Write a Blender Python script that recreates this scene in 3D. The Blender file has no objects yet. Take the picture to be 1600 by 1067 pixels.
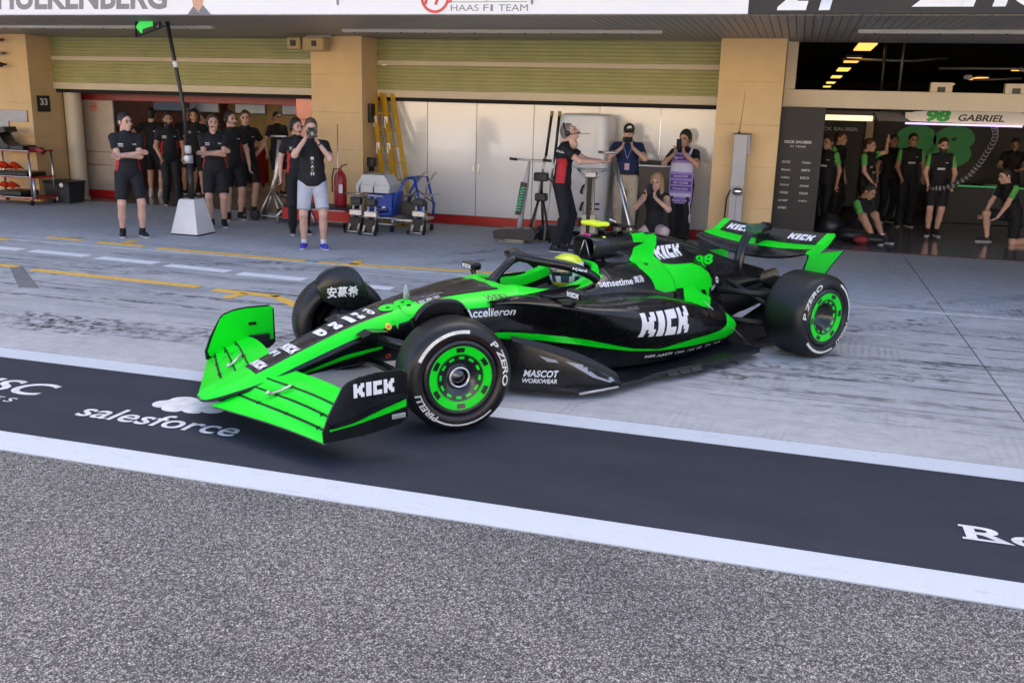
import bpy, bmesh, math, random
import numpy as np
from mathutils import Vector, Matrix
from mathutils.bvhtree import BVHTree
random.seed(7); rng = np.random.default_rng(7)
scene = bpy.context.scene
COL = scene.collection
rad = math.radians

# ------------------------------------------------------------------ camera
cam_data = bpy.data.cameras.new('camera'); cam = bpy.data.objects.new('camera', cam_data); COL.objects.link(cam)
CAM_F, CAM_YAW, CAM_PITCH, CAM_ROLL, CAM_H = 1460.5, rad(16.32), rad(14.09), rad(1.55), 2.023
def camera_axes():
    r = Vector((math.cos(CAM_YAW), math.sin(CAM_YAW), 0)); f = Vector((-math.sin(CAM_YAW), math.cos(CAM_YAW), 0)); u = Vector((0, 0, 1))
    f2 = math.cos(CAM_PITCH) * f - math.sin(CAM_PITCH) * u; u2 = math.cos(CAM_PITCH) * u + math.sin(CAM_PITCH) * f
    return math.cos(CAM_ROLL) * r + math.sin(CAM_ROLL) * u2, -math.sin(CAM_ROLL) * r + math.cos(CAM_ROLL) * u2, f2
cr, cu, cf = camera_axes()
cam.matrix_world = Matrix(((cr.x, cu.x, -cf.x, 0), (cr.y, cu.y, -cf.y, 0), (cr.z, cu.z, -cf.z, CAM_H), (0, 0, 0, 1)))
cam_data.sensor_width = 36; cam_data.lens = CAM_F * 36 / 1600; cam_data.clip_start = .05; cam_data.clip_end = 2000
scene.camera = cam
# ------------------------------------------------------------------ sky, sun, exposure
SUN_EL, SUN_AZ = rad(52), rad(12)          # azimuth measured from +Y towards +X: the sun stands behind the pit building
world = bpy.data.worlds.new('World'); scene.world = world; world.use_nodes = True
wn = world.node_tree; sky = wn.nodes.new('ShaderNodeTexSky'); sky.sky_type = 'NISHITA'; sky.sun_disc = False
sky.sun_elevation = SUN_EL; sky.sun_rotation = SUN_AZ; sky.dust_density = 4.0; sky.air_density = .7; sky.ozone_density = .3
bg = wn.nodes['Background']; bg.inputs[1].default_value = .15; wn.links.new(sky.outputs[0], bg.inputs[0])
sl = bpy.data.lights.new('sun', 'SUN'); sl.energy = 5.0; sl.angle = rad(.5); sl.color = (1, .95, .87)
sun = bpy.data.objects.new('sun', sl); COL.objects.link(sun)
sd = Vector((math.sin(SUN_AZ) * math.cos(SUN_EL), math.cos(SUN_AZ) * math.cos(SUN_EL), math.sin(SUN_EL)))
sun.rotation_euler = sd.to_track_quat('Z', 'Y').to_euler(); sun.location = (0, 40, 60)
scene.view_settings.view_transform = 'Standard'; scene.view_settings.look = 'None'
scene.view_settings.exposure = 2.0; scene.view_settings.gamma = 1
scene.cycles.max_bounces = 8; scene.cycles.diffuse_bounces = 4; scene.cycles.glossy_bounces = 4
scene.cycles.sample_clamp_indirect = 6; scene.cycles.caustics_reflective = False; scene.cycles.caustics_refractive = False

# ------------------------------------------------------------------ materials
MATS = {}
def mat(name, col, rough=.5, metal=0., var=.08, scale=6., bump=0., bscale=60., emit=None, estr=0., coat=0., spec=.5, var2=0., alpha=1.):
    """procedural material: base colour broken up by two noises, roughness variation and an optional fine bump"""
    if name in MATS: return MATS[name]
    m = bpy.data.materials.new(name); m.use_nodes = True; MATS[name] = m
    nt = m.node_tree; b = nt.nodes['Principled BSDF']; L = nt.links.new
    b.inputs['Roughness'].default_value = rough; b.inputs['Metallic'].default_value = metal
    b.inputs['Specular IOR Level'].default_value = spec
    if coat: b.inputs['Coat Weight'].default_value = coat; b.inputs['Coat Roughness'].default_value = .06
    if emit: b.inputs['Emission Color'].default_value = (*emit, 1); b.inputs['Emission Strength'].default_value = estr
    if alpha < 1: b.inputs['Alpha'].default_value = alpha
    tc = nt.nodes.new('ShaderNodeTexCoord'); nz = nt.nodes.new('ShaderNodeTexNoise'); nz.inputs['Scale'].default_value = scale; nz.inputs['Detail'].default_value = 6
    L(tc.outputs['Object'], nz.inputs['Vector'])
    rp = nt.nodes.new('ShaderNodeValToRGB'); rp.color_ramp.elements[0].position = .3; rp.color_ramp.elements[1].position = .7
    rp.color_ramp.elements[0].color = (*[c * (1 - var) for c in col], 1); rp.color_ramp.elements[1].color = (*[min(1, c * (1 + var)) for c in col], 1)
    L(nz.outputs['Fac'], rp.inputs[0]); L(rp.outputs[0], b.inputs['Base Color'])
    mr = nt.nodes.new('ShaderNodeMapRange'); mr.inputs['To Min'].default_value = max(.02, rough - .08); mr.inputs['To Max'].default_value = min(1, rough + .08)
    L(nz.outputs['Fac'], mr.inputs[0]); L(mr.outputs[0], b.inputs['Roughness'])
    if bump:
        n2 = nt.nodes.new('ShaderNodeTexNoise'); n2.inputs['Scale'].default_value = bscale; n2.inputs['Detail'].default_value = 4; L(tc.outputs['Object'], n2.inputs['Vector'])
        bp = nt.nodes.new('ShaderNodeBump'); bp.inputs['Strength'].default_value = bump; bp.inputs['Distance'].default_value = .01
        L(n2.outputs['Fac'], bp.inputs['Height']); L(bp.outputs[0], b.inputs['Normal'])
    return m
def nodes_of(m): return m.node_tree, m.node_tree.nodes['Principled BSDF'], m.node_tree.links.new
def noise(nt, vec, scale, detail=5, rough=.55):
    n = nt.nodes.new('ShaderNodeTexNoise'); n.inputs['Scale'].default_value = scale; n.inputs['Detail'].default_value = detail; n.inputs['Roughness'].default_value = rough
    nt.links.new(vec, n.inputs['Vector']); return n.outputs['Fac']
def ramp(nt, fac, stops):
    r = nt.nodes.new('ShaderNodeValToRGB'); e = r.color_ramp.elements
    while len(e) < len(stops): e.new(.5)
    for k, (p, c) in enumerate(stops): e[k].position = p; e[k].color = (c, c, c, 1) if isinstance(c, (int, float)) else (*c, 1)
    nt.links.new(fac, r.inputs[0]); return r.outputs[0]
def mixc(nt, fac, a, b, mode='MIX'):
    n = nt.nodes.new('ShaderNodeMix'); n.data_type = 'RGBA'; n.blend_type = mode
    for sock, v in ((n.inputs[0], fac), (n.inputs[6], a), (n.inputs[7], b)):
        if isinstance(v, (int, float)): sock.default_value = v
        elif isinstance(v, tuple): sock.default_value = (*v, 1)
        else: nt.links.new(v, sock)
    return n.outputs[2]
def mapping(nt, vec, scale=(1, 1, 1), rot=(0, 0, 0), loc=(0, 0, 0)):
    n = nt.nodes.new('ShaderNodeMapping'); n.inputs['Scale'].default_value = scale; n.inputs['Rotation'].default_value = rot; n.inputs['Location'].default_value = loc
    nt.links.new(vec, n.inputs['Vector']); return n.outputs[0]
def position(nt): return nt.nodes.new('ShaderNodeNewGeometry').outputs['Position']

# ------------------------------------------------------------------ mesh building
class MB:
    """collects vertices and faces, then becomes ONE mesh object"""
    def __init__(s): s.v = []; s.f = []; s.sm = []; s.mi = []; s.cur = 0
    def add(s, vs, fs, smooth=False):
        o = len(s.v); s.v += [tuple(p) for p in vs]
        for f in fs: s.f.append(tuple(i + o for i in f)); s.sm.append(smooth); s.mi.append(s.cur)
        return s
    def box(s, x0, x1, y0, y1, z0, z1, bev=0.):
        if bev <= 0:
            v = [(x, y, z) for x in (x0, x1) for y in (y0, y1) for z in (z0, z1)]
            return s.add(v, [(0, 1, 3, 2), (4, 6, 7, 5), (0, 4, 5, 1), (2, 3, 7, 6), (0, 2, 6, 4), (1, 5, 7, 3)])
        c = [(x0 + x1) / 2, (y0 + y1) / 2, (z0 + z1) / 2]; h = [abs(x1 - x0) / 2, abs(y1 - y0) / 2, abs(z1 - z0) / 2]; b = min(bev, min(h) * .95)
        bm = bmesh.new(); bmesh.ops.create_cube(bm, size=2)
        for w in bm.verts: w.co = Vector((w.co.x * h[0] + c[0], w.co.y * h[1] + c[1], w.co.z * h[2] + c[2]))
        bmesh.ops.bevel(bm, geom=list(bm.edges), offset=b, segments=2, profile=.5, affect='EDGES')
        s.add([w.co[:] for w in bm.verts], [[w.index for w in f.verts] for f in (bm.verts.index_update() or bm.faces)]); bm.free(); return s
    def prism(s, poly, axis, a, b, smooth=False):
        """poly: 2D points in the two other axes (order y,z / x,z / x,y), extruded along axis from a to b"""
        n = len(poly); P = lambda p, t: {'x': (t, p[0], p[1]), 'y': (p[0], t, p[1]), 'z': (p[0], p[1], t)}[axis]
        return s.add([P(p, a) for p in poly] + [P(p, b) for p in poly],
                     [tuple(range(n))[::-1], tuple(range(n, 2 * n))] + [(i, (i + 1) % n, n + (i + 1) % n, n + i) for i in range(n)], smooth)
    def tube(s, pts, r, n=8, closed=False, cap=True, smooth=True, flat=1.):
        """swept tube; r a number or one per point; flat squashes the section along the frame's second axis"""
        P = [Vector(p) for p in pts]; m = len(P); R = r if isinstance(r, (list, tuple)) else [r] * m
        T = []
        for i in range(m):
            a = P[(i - 1) % m] if (closed or i > 0) else P[i]; b = P[(i + 1) % m] if (closed or i < m - 1) else P[i]
            t = (b - a); T.append(t.normalized() if t.length > 1e-9 else Vector((0, 0, 1)))
        ref = Vector((0, 0, 1)) if abs(T[0].z) < .9 else Vector((1, 0, 0))
        N = (ref - T[0] * ref.dot(T[0])).normalized(); vs = []
        for i in range(m):
            N = (N - T[i] * N.dot(T[i]));  N = N.normalized() if N.length > 1e-6 else T[i].orthogonal().normalized()
            B = T[i].cross(N)
            for k in range(n):
                a = 2 * math.pi * k / n; vs.append(P[i] + R[i] * (math.cos(a) * N * flat + math.sin(a) * B))
        fs = []
        for i in range(m if closed else m - 1):
            j = (i + 1) % m
            for k in range(n): fs.append((i * n + k, i * n + (k + 1) % n, j * n + (k + 1) % n, j * n + k))
        s.add(vs, fs, smooth)
        if cap and not closed:
            s.add([v for v in vs[:n]], [tuple(range(n))[::-1]]); s.add([v for v in vs[-n:]], [tuple(range(n))])
        return s
    def lathe(s, prof, c, axis, n=24, smooth=True, close=False):
        """prof: (radius, along) pairs turned round axis through c"""
        A = Vector(axis).normalized(); U = A.orthogonal().normalized(); W = A.cross(U); C = Vector(c); vs = []; m = len(prof)
        for (r, t) in prof:
            for k in range(n):
                a = 2 * math.pi * k / n; vs.append(C + A * t + r * (math.cos(a) * U + math.sin(a) * W))
        fs = [(i * n + k, i * n + (k + 1) % n, ((i + 1) % m) * n + (k + 1) % n, ((i + 1) % m) * n + k) for i in range(m if close else m - 1) for k in range(n)]
        s.add(vs, fs, smooth); return s
    def ball(s, c, r, n=16, sq=(1, 1, 1), smooth=True):
        m = n // 2; vs = []
        for i in range(m + 1):
            t = math.pi * i / m
            for k in range(n):
                a = 2 * math.pi * k / n; vs.append((c[0] + r * sq[0] * math.sin(t) * math.cos(a), c[1] + r * sq[1] * math.sin(t) * math.sin(a), c[2] + r * sq[2] * math.cos(t)))
        return s.add(vs, [(i * n + k, (i + 1) * n + k, (i + 1) * n + (k + 1) % n, i * n + (k + 1) % n) for i in range(m) for k in range(n)], smooth)
    def grid(s, rows, smooth=True, closed=False):
        """rows: list of equally long point lists"""
        m = len(rows); n = len(rows[0])
        return s.add([p for r in rows for p in r], [(i * n + k, i * n + (k + 1) % n, (i + 1) * n + (k + 1) % n, (i + 1) * n + k) for i in range(m - 1) for k in range(n if closed else n - 1)], smooth)
    def mesh(s, name='mesh', weld=True):
        me = bpy.data.meshes.new(name); me.from_pydata([tuple(map(float, p)) for p in s.v], [], s.f)
        me.polygons.foreach_set('use_smooth', s.sm); me.polygons.foreach_set('material_index', s.mi); me.update()
        bm = bmesh.new(); bm.from_mesh(me)
        if weld: bmesh.ops.remove_doubles(bm, verts=bm.verts, dist=1e-5)
        bmesh.ops.dissolve_degenerate(bm, edges=bm.edges, dist=1e-6)
        bmesh.ops.recalc_face_normals(bm, faces=bm.faces); bm.to_mesh(me); bm.free(); return me
    def build(s, name, m, parent=None, weld=True, auto=None):
        return obj(name, s.mesh(name, weld), m, parent, auto)
def obj(name, me, m, parent=None, auto=None):
    o = bpy.data.objects.new(name, me); COL.objects.link(o)
    if not me.materials:
        for q in (m if isinstance(m, (list, tuple)) else [m]): me.materials.append(q)
    if parent: o.parent = parent
    if auto is not None:
        me.set_sharp_from_angle(angle=rad(auto))
    return o
def tag(o, label=None, cat=None, group=None, kind=None):
    for k, v in (('label', label), ('category', cat), ('group', group), ('kind', kind)):
        if v: o[k] = v
    return o
def thing(name, label, cat, loc=(0, 0, 0), rz=0., group=None):
    o = bpy.data.objects.new(name, None); COL.objects.link(o); o.location = loc; o.rotation_euler = (0, 0, rz); o.empty_display_size = .1
    return tag(o, label, cat, group)
def bx(name, m, parent, x0, x1, y0, y1, z0, z1, bev=0.): return MB().box(x0, x1, y0, y1, z0, z1, bev).build(name, m, parent)
def dup(o, parent=None):
    c = o.copy(); COL.objects.link(c)
    if parent: c.parent = parent
    for ch in list(o.children): dup(ch, c)
    return c
def cr_spline(P, n):
    """Catmull-Rom through rows of numbers, n samples per span"""
    P = np.asarray(P, float); m = len(P); out = []
    for i in range(m - 1):
        p0 = P[max(i - 1, 0)]; p1 = P[i]; p2 = P[i + 1]; p3 = P[min(i + 2, m - 1)]
        for k in range(n):
            t = k / n; out.append(.5 * ((2 * p1) + (-p0 + p2) * t + (2 * p0 - 5 * p1 + 4 * p2 - p3) * t * t + (-p0 + 3 * p1 - 3 * p2 + p3) * t ** 3))
    out.append(P[-1]); return np.array(out)

# ------------------------------------------------------------------ lettering and flat prints
def text_shape(txt, size=1., bold=0., shear=0., space=1., align='LEFT'):
    c = bpy.data.curves.new('lettering', 'FONT'); c.body = txt; c.size = size; c.offset = bold; c.shear = shear; c.space_character = space; c.resolution_u = 4; c.align_x = align
    c.fill_mode = 'FRONT'
    o = bpy.data.objects.new('lettering', c); COL.objects.link(o); dg = bpy.context.evaluated_depsgraph_get(); dg.update()
    me = o.evaluated_get(dg).to_mesh(); v = [(p.co.x, p.co.y) for p in me.vertices]; f = [tuple(p.vertices) for p in me.polygons]
    o.evaluated_get(dg).to_mesh_clear(); bpy.data.objects.remove(o); bpy.data.curves.remove(c); return v, f
def fit_shape(sh, w=None, h=None, origin=(0, 0), skew=0.):
    """scale a flat shape to width w and height h with its lower left corner at origin"""
    v, f = sh
    if not v: return sh
    x0 = min(p[0] for p in v); x1 = max(p[0] for p in v); y0 = min(p[1] for p in v); y1 = max(p[1] for p in v)
    sx = w / (x1 - x0) if w else (h / (y1 - y0)); sy = h / (y1 - y0) if h else sx
    return [((p[0] - x0) * sx + origin[0] + skew * (p[1] - y0) * sy, (p[1] - y0) * sy + origin[1]) for p in v], f
def poly_shape(*polys):
    v = []; f = []
    for p in polys: f.append(tuple(range(len(v), len(v) + len(p)))); v += list(p)
    return v, f
def join_shapes(*shs):
    v = []; f = []
    for a, b in shs: f += [tuple(i + len(v) for i in q) for q in b]; v += a
    return v, f
def pixel_shape(rows):
    P = []
    for j, r in enumerate(rows[::-1]):
        for i, ch in enumerate(r):
            if ch == '#': P.append([(i, j), (i + 1.001, j), (i + 1.001, j + 1.001), (i, j + 1.001)])
    return poly_shape(*P)
KICK = pixel_shape(['##..##.###.#####.##..##', '##.###.###.#####.##.###', '#####..###.##....#####.', '#####..###.##....#####.', '##.###.###.#####.##.###', '##..##.###.#####.##..##'])
def ring_shape(r0, r1, n=24, a0=0., a1=2 * math.pi):
    m = n if abs(a1 - a0 - 2 * math.pi) < 1e-6 else n
    v = []; f = []
    for k in range(m + 1):
        a = a0 + (a1 - a0) * k / m; v += [(r0 * math.cos(a), r0 * math.sin(a)), (r1 * math.cos(a), r1 * math.sin(a))]
    return v, [(2 * k, 2 * k + 1, 2 * k + 3, 2 * k + 2) for k in range(m)]
def disc_shape(r, n=20): return [(r * math.cos(2 * math.pi * k / n), r * math.sin(2 * math.pi * k / n)) for k in range(n)], [tuple(range(n))]
def bvh_of(*objs):
    v = []; f = []
    for o in objs:
        M = o.matrix_basis.copy(); n = len(v); v += [M @ p.co for p in o.data.vertices]; f += [tuple(i + n for i in p.vertices) for p in o.data.polygons]
    return BVHTree.FromPolygons(v, f)
def decal(name, sh, m, O, U, V, parent=None, bvh=None, D=None, cell=None, off=.0025, maxd=.6, smooth=True, stretch=4.5):
    """a thin print: flat shape (u,v) laid at O + u U + v V; with bvh it is projected along D on to that surface"""
    O, U, V = Vector(O), Vector(U), Vector(V); v, f = sh
    if not v: return None
    bm = bmesh.new(); vs = [bm.verts.new((p[0], p[1], 0)) for p in v]
    for q in f:
        try: bm.faces.new([vs[i] for i in q])
        except ValueError: pass
    bmesh.ops.remove_doubles(bm, verts=bm.verts, dist=1e-6)
    if bvh is not None and cell:
        for ax, L in ((0, U.length), (1, V.length)):
            lo = min(p[ax] for p in v); hi = max(p[ax] for p in v); st = cell / L; n = int((hi - lo) / st)
            for k in range(1, n + 1):
                c = [0, 0, 0]; c[ax] = lo + k * st; no = [0, 0, 0]; no[ax] = 1
                bmesh.ops.bisect_plane(bm, geom=bm.verts[:] + bm.edges[:] + bm.faces[:], plane_co=c, plane_no=no, dist=1e-7)
    bmesh.ops.triangulate(bm, faces=[q for q in bm.faces if len(q.verts) > 4])
    N = U.cross(V).normalized(); Dv = Vector(D).normalized() if D is not None else -N; kill = []
    for w in bm.verts:
        p = O + U * w.co.x + V * w.co.y
        if bvh is not None:
            hit, hn, _, d = bvh.ray_cast(p, Dv)
            if hit is None or d > maxd: kill.append(w); w.co = p; continue
            if hn.dot(Dv) > 0: hn = -hn
            w.co = hit + hn * off * .6 - Dv * off * .4
        else: w.co = p
    if kill: bmesh.ops.delete(bm, geom=kill, context='VERTS')
    if bvh is not None and smooth:      # drop faces stretched over a step in the surface
        bad = [q for q in bm.faces if max(e.calc_length() for e in q.edges) > (cell or .03) * stretch]
        if bad: bmesh.ops.delete(bm, geom=bad, context='FACES')
    for q in bm.faces:
        q.smooth = smooth
        q.normal_update()
        if q.normal.dot(-Dv) < 0: q.normal_flip()
    me = bpy.data.meshes.new(name); bm.to_mesh(me); bm.free()
    return obj(name, me, m, parent)
# ================================================================== THE SETTING
# ---- ground materials
def ground_mat(name, base):
    m = mat(name, base, .85, var=.1, scale=2.); nt, b, L = nodes_of(m); return m, nt, b, L
m, nt, b, L = ground_mat('asphalt_coarse', (.1, .095, .092)); P = position(nt)
vo = nt.nodes.new('ShaderNodeTexVoronoi'); vo.inputs['Scale'].default_value = 135; L(P, vo.inputs['Vector'])
wob = noise(nt, P, 40, 3); big = noise(nt, P, .9, 4)
stone = ramp(nt, vo.outputs['Color'], [(.0, (.075, .072, .07)), (.3, (.17, .162, .155)), (.52, (.36, .34, .325)), (.75, (.56, .53, .505)), (1., (.75, .72, .68))])
gap = ramp(nt, vo.outputs['Distance'], [(.26, 1.), (.58, .26)])
c1 = mixc(nt, 1., stone, gap, 'MULTIPLY'); c2 = mixc(nt, 1., c1, ramp(nt, wob, [(.35, .6), (.65, 1.3)]), 'MULTIPLY')
c2 = mixc(nt, 1., c2, ramp(nt, noise(nt, mapping(nt, P, (.5, 1.1, 1)), .7, 7, .65), [(.36, (.74, .74, .76)), (.5, (1., 1., 1.)), (.68, (1.12, 1.1, 1.06))]), 'MULTIPLY'); c3 = mixc(nt, 1., c2, ramp(nt, big, [(.3, (.86, .88, .92)), (.7, (1.16, 1.16, 1.16))]), 'MULTIPLY'); L(c3, b.inputs['Base Color'])
bp = nt.nodes.new('ShaderNodeBump'); bp.inputs['Strength'].default_value = .8; bp.inputs['Distance'].default_value = .006
L(ramp(nt, vo.outputs['Distance'], [(.1, 1.), (.6, 0.)]), bp.inputs['Height']); L(bp.outputs[0], b.inputs['Normal'])
ASPHALT = m
m, nt, b, L = ground_mat('lane_paint_dark', (.03, .034, .045)); P = position(nt)
fine = noise(nt, P, 220, 2); mid = noise(nt, mapping(nt, P, (.4, 1.6, 1)), 2.2, 6); dust = noise(nt, mapping(nt, P, (1, 3, 1)), 5, 8, .7)
c = mixc(nt, 1., ramp(nt, mid, [(.3, (.0105, .0145, .026)), (.72, (.0175, .023, .038))]), ramp(nt, fine, [(.35, .6), (.65, 1.4)]), 'MULTIPLY')
c = mixc(nt, ramp(nt, dust, [(.6, 0.), (.85, .16)]), c, (.12, .12, .125)); L(c, b.inputs['Base Color'])
bp = nt.nodes.new('ShaderNodeBump'); bp.inputs['Strength'].default_value = .25; bp.inputs['Distance'].default_value = .004; L(fine, bp.inputs['Height']); L(bp.outputs[0], b.inputs['Normal'])
b.inputs['Roughness'].default_value = .62; LANE = m
m, nt, b, L = ground_mat('line_paint_white', (.8, .8, .8)); P = position(nt)
wear = noise(nt, mapping(nt, P, (.7, 2., 1)), 7, 9, .72); fine = noise(nt, P, 160, 2)
c = mixc(nt, ramp(nt, wear, [(.56, 0.), (.70, .5)]), ramp(nt, fine, [(.3, (.47, .50, .54)), (.7, (.60, .63, .67))]), (.33, .33, .34)); L(c, b.inputs['Base Color'])
bp = nt.nodes.new('ShaderNodeBump'); bp.inputs['Strength'].default_value = .3; bp.inputs['Distance'].default_value = .004; L(fine, bp.inputs['Height']); L(bp.outputs[0], b.inputs['Normal'])
WHITE_LINE = m
m, nt, b, L = ground_mat('line_paint_yellow', (.8, .5, .1)); P = position(nt)
wear = noise(nt, mapping(nt, P, (.6, 2., 1)), 6, 9, .75)
L(mixc(nt, ramp(nt, wear, [(.54, 0.), (.72, .75)]), (.80, .47, .07), (.34, .33, .33)), b.inputs['Base Color']); YELLOW_LINE = m
m, nt, b, L = ground_mat('old_white_paint', (.6, .6, .6)); P = position(nt)
wear = noise(nt, mapping(nt, P, (.5, 2., 1)), 8, 9, .75)
L(mixc(nt, ramp(nt, wear, [(.40, .15), (.62, .9)]), (.70, .71, .73), (.37, .37, .37)), b.inputs['Base Color']); OLD_LINE = m
m, nt, b, L = ground_mat('pit_concrete', (.38, .385, .4)); P = position(nt)
cloud = noise(nt, P, .55, 5); mott = noise(nt, P, 7, 8, .7); brush = noise(nt, mapping(nt, P, (.5, 26, 1)), 5, 3)
c = ramp(nt, cloud, [(.3, (.40, .40, .405)), (.7, (.50, .495, .49))])
c = mixc(nt, 1., c, ramp(nt, mott, [(.25, .80), (.7, 1.1)]), 'MULTIPLY'); c = mixc(nt, 1., c, ramp(nt, brush, [(.3, .90), (.7, 1.06)]), 'MULTIPLY')
sx = nt.nodes.new('ShaderNodeSeparateXYZ'); L(P, sx.inputs[0])
band = ramp(nt, sx.outputs['Y'], [(0., 0.), (1., 1.)])
mr = nt.nodes.new('ShaderNodeMapRange'); mr.inputs['From Min'].default_value = 5.9; mr.inputs['From Max'].default_value = 11.5; L(sx.outputs['Y'], mr.inputs[0])
drive = ramp(nt, mr.outputs[0], [(.06, .1), (.25, .75), (.5, 1.), (.8, .7), (.97, .05)])     # where tyres run along the lane; thinned to brighten shaded concrete under the canopy
rub = noise(nt, mapping(nt, P, (.30, 1.9, 1), (0, 0, rad(-1.5))), 1.5, 9, .66)
rubber = ramp(nt, rub, [(.47, 0.), (.66, .62)])
rub2 = noise(nt, mapping(nt, P, (.20, 7., 1), (0, 0, rad(2.2)), (3, 5, 0)), 1.2, 7, .66); brk = noise(nt, mapping(nt, P, (1., 3, 1)), 6, 4)
streak = mixc(nt, 1., ramp(nt, rub2, [(.555, 0.), (.585, .9)]), ramp(nt, brk, [(.40, 0.), (.56, 1.)]), 'MULTIPLY')
# tread prints running away from the boxes at a slant
wv = nt.nodes.new('ShaderNodeTexWave'); wv.inputs['Scale'].default_value = 5.5; wv.inputs['Distortion'].default_value = 4.5; L(mapping(nt, P, (1, .32, 1), (0, 0, rad(12))), wv.inputs['Vector'])
slant = mixc(nt, 1., ramp(nt, wv.outputs['Fac'], [(.55, 0.), (.9, 1.)]), ramp(nt, noise(nt, mapping(nt, P, (.9, .5, 1)), 1.3, 5), [(.53, 0.), (.66, .30)]), 'MULTIPLY')
c = mixc(nt, mixc(nt, 1., rubber, drive, 'MULTIPLY'), c, (.17, .175, .19))
c = mixc(nt, mixc(nt, 1., streak, drive, 'MULTIPLY'), c, (.022, .024, .03))
c = mixc(nt, slant, c, (.14, .14, .15))
c = mixc(nt, ramp(nt, noise(nt, P, 1.1, 6, .7), [(.6, 0.), (.8, .25)]), c, (.42, .38, .34)); L(c, b.inputs['Base Color'])
bp = nt.nodes.new('ShaderNodeBump'); bp.inputs['Strength'].default_value = .35; bp.inputs['Distance'].default_value = .006; L(mott, bp.inputs['Height']); L(bp.outputs[0], b.inputs['Normal'])
b.inputs['Roughness'].default_value = .7; CONCRETE = m
JOINT = mat('joint_filler', (.17, .165, .155), .9, var=.3, scale=9)
PATCH = mat('concrete_patch', (.19, .185, .18), .9, var=.25, scale=9, bump=.3)
CREAM = mat('cream_paint', (.60, .52, .39), .5, var=.06, scale=1.5, bump=.05)
TAN = mat('tan_stone', (.67, .475, .245), .7, var=.07, scale=1.8, bump=.15, bscale=90)
OLIVE = mat('olive_shutter', (.36, .36, .16), .5, var=.1, scale=2.5, bump=.05)
SOFFIT = mat('soffit_metal', (.30, .275, .245), .45, var=.12, scale=3)
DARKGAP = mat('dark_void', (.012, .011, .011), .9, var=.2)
BLACKP = mat('black_paint', (.013, .013, .014), .45, var=.25, scale=5)
CHARC = mat('charcoal_board', (.0095, .0088, .0085), .55, var=.15, scale=3)
BANNERW = mat('banner_white', (.80, .80, .80), .5, var=.02, scale=1.)
GREYINK = mat('grey_ink', (.22, .21, .21), .5, var=.05)
REDINK = mat('red_ink', (.62, .06, .045), .45, var=.05)
WHITEINK = mat('white_ink', (.80, .80, .80), .45, var=.03)
PANELW = mat('glossy_white_panel', (.78, .77, .75), .12, var=.02, scale=1.2, coat=.6)
REDP = mat('red_paint', (.48, .014, .012), .35, var=.12, scale=4)
STEEL = mat('brushed_steel', (.55, .54, .52), .32, metal=1., var=.12, scale=14)
ALU = mat('cast_aluminium', (.62, .61, .59), .42, metal=.9, var=.12, scale=14)
RUBBER = mat('black_rubber', (.014, .014, .015), .75, var=.3, scale=12)
PLASTIC = mat('black_plastic', (.018, .018, .02), .4, var=.2, scale=9)

# ---- ground: one wide sheet of coarse asphalt to the horizon, everything else laid on it
g = MB().box(-400, 400, -500, 300, -.3, 0).build('ground', ASPHALT); tag(g, kind='structure')
ln = MB().box(-60, 40, 4.33, 5.68, -.02, .004).build('pit_lane', LANE); tag(ln, kind='structure')
for nm, y0, y1 in (('near_lane_line', 4.08, 4.33), ('far_lane_line', 5.68, 5.90)):
    tag(MB().box(-60, 40, y0, y1, -.02, .007).build(nm, WHITE_LINE), kind='structure')
apron = MB().box(-60, 40, 5.90, 15.30, -.05, .001).build('pit_apron', JOINT); tag(apron, kind='structure')
xs = [1.68 + 9.5 * k for k in range(-6, 4)]
for i in range(len(xs) - 1):                                     # cast slabs with open joints
    for y0, y1 in ((5.905, 10.5), (10.51, 15.29)):
        MB().box(xs[i] + .007, xs[i + 1] - .007, y0, y1, -.03, .008).build('concrete_slab', CONCRETE, apron)
def flat_poly(name, poly, m, z, parent=None, d=.012):
    return MB().prism(poly, 'z', z - d, z).build(name, m, parent)
def bar_poly(a, b, w):
    a, b = Vector(a), Vector(b); n = (b - a).normalized(); p = Vector((-n.y, n.x)) * w / 2
    return [tuple(a + p), tuple(a - p), tuple(b - p), tuple(b + p)]
marks = tag(flat_poly('box_markings', bar_poly((-60, 10.66), (40, 10.66), .055), OLD_LINE, .0115), kind='structure')
dash = [((-11.35, 10.02), (-10.75, 10.02)), ((-10.6, 10.0), (-9.75, 9.97)), ((-9.56, 9.96), (-8.65, 9.92)), ((-8.43, 9.87), (-7.55, 9.83)), ((-7.33, 9.76), (-6.42, 9.69)), ((-6.23, 9.64), (-5.35, 9.60)), ((-5.1, 9.54), (-4.2, 9.5)), ((-3.95, 9.45), (-3.1, 9.42)), ((-2.9, 9.40), (-2.0, 9.37))]
DASHW = mat('dash_paint_white', (.78, .79, .80), .6, var=.1, scale=20)
for a, c in dash: flat_poly('white_dash', bar_poly(a, c, .17), DASHW, .0125, marks)
for a, c in (((-10.8, 10.62), (-10.55, 10.6)), ((-10.28, 11.03), (-9.66, 11.0)), ((-9.34, 10.93), (-8.55, 10.92)), ((-8.27, 10.86), (-5.97, 10.74)), ((-5.75, 10.72), (-3.2, 11.0)), ((-9.5, 8.93), (-8.8, 8.93)), ((-8.5, 8.83), (-6.16, 8.72)), ((-5.92, 8.65), (-5.1, 8.60)), ((-5.16, 8.61), (-4.4, 8.05)), ((-5.36, 11.08), (-5.28, 10.75)), ((-9.0, 11.3), (-8.95, 10.96)), ((-5.56, 8.33), (-5.5, 8.60))):
    flat_poly('yellow_line', bar_poly(a, c, .11), YELLOW_LINE, .0155, marks)
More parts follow.
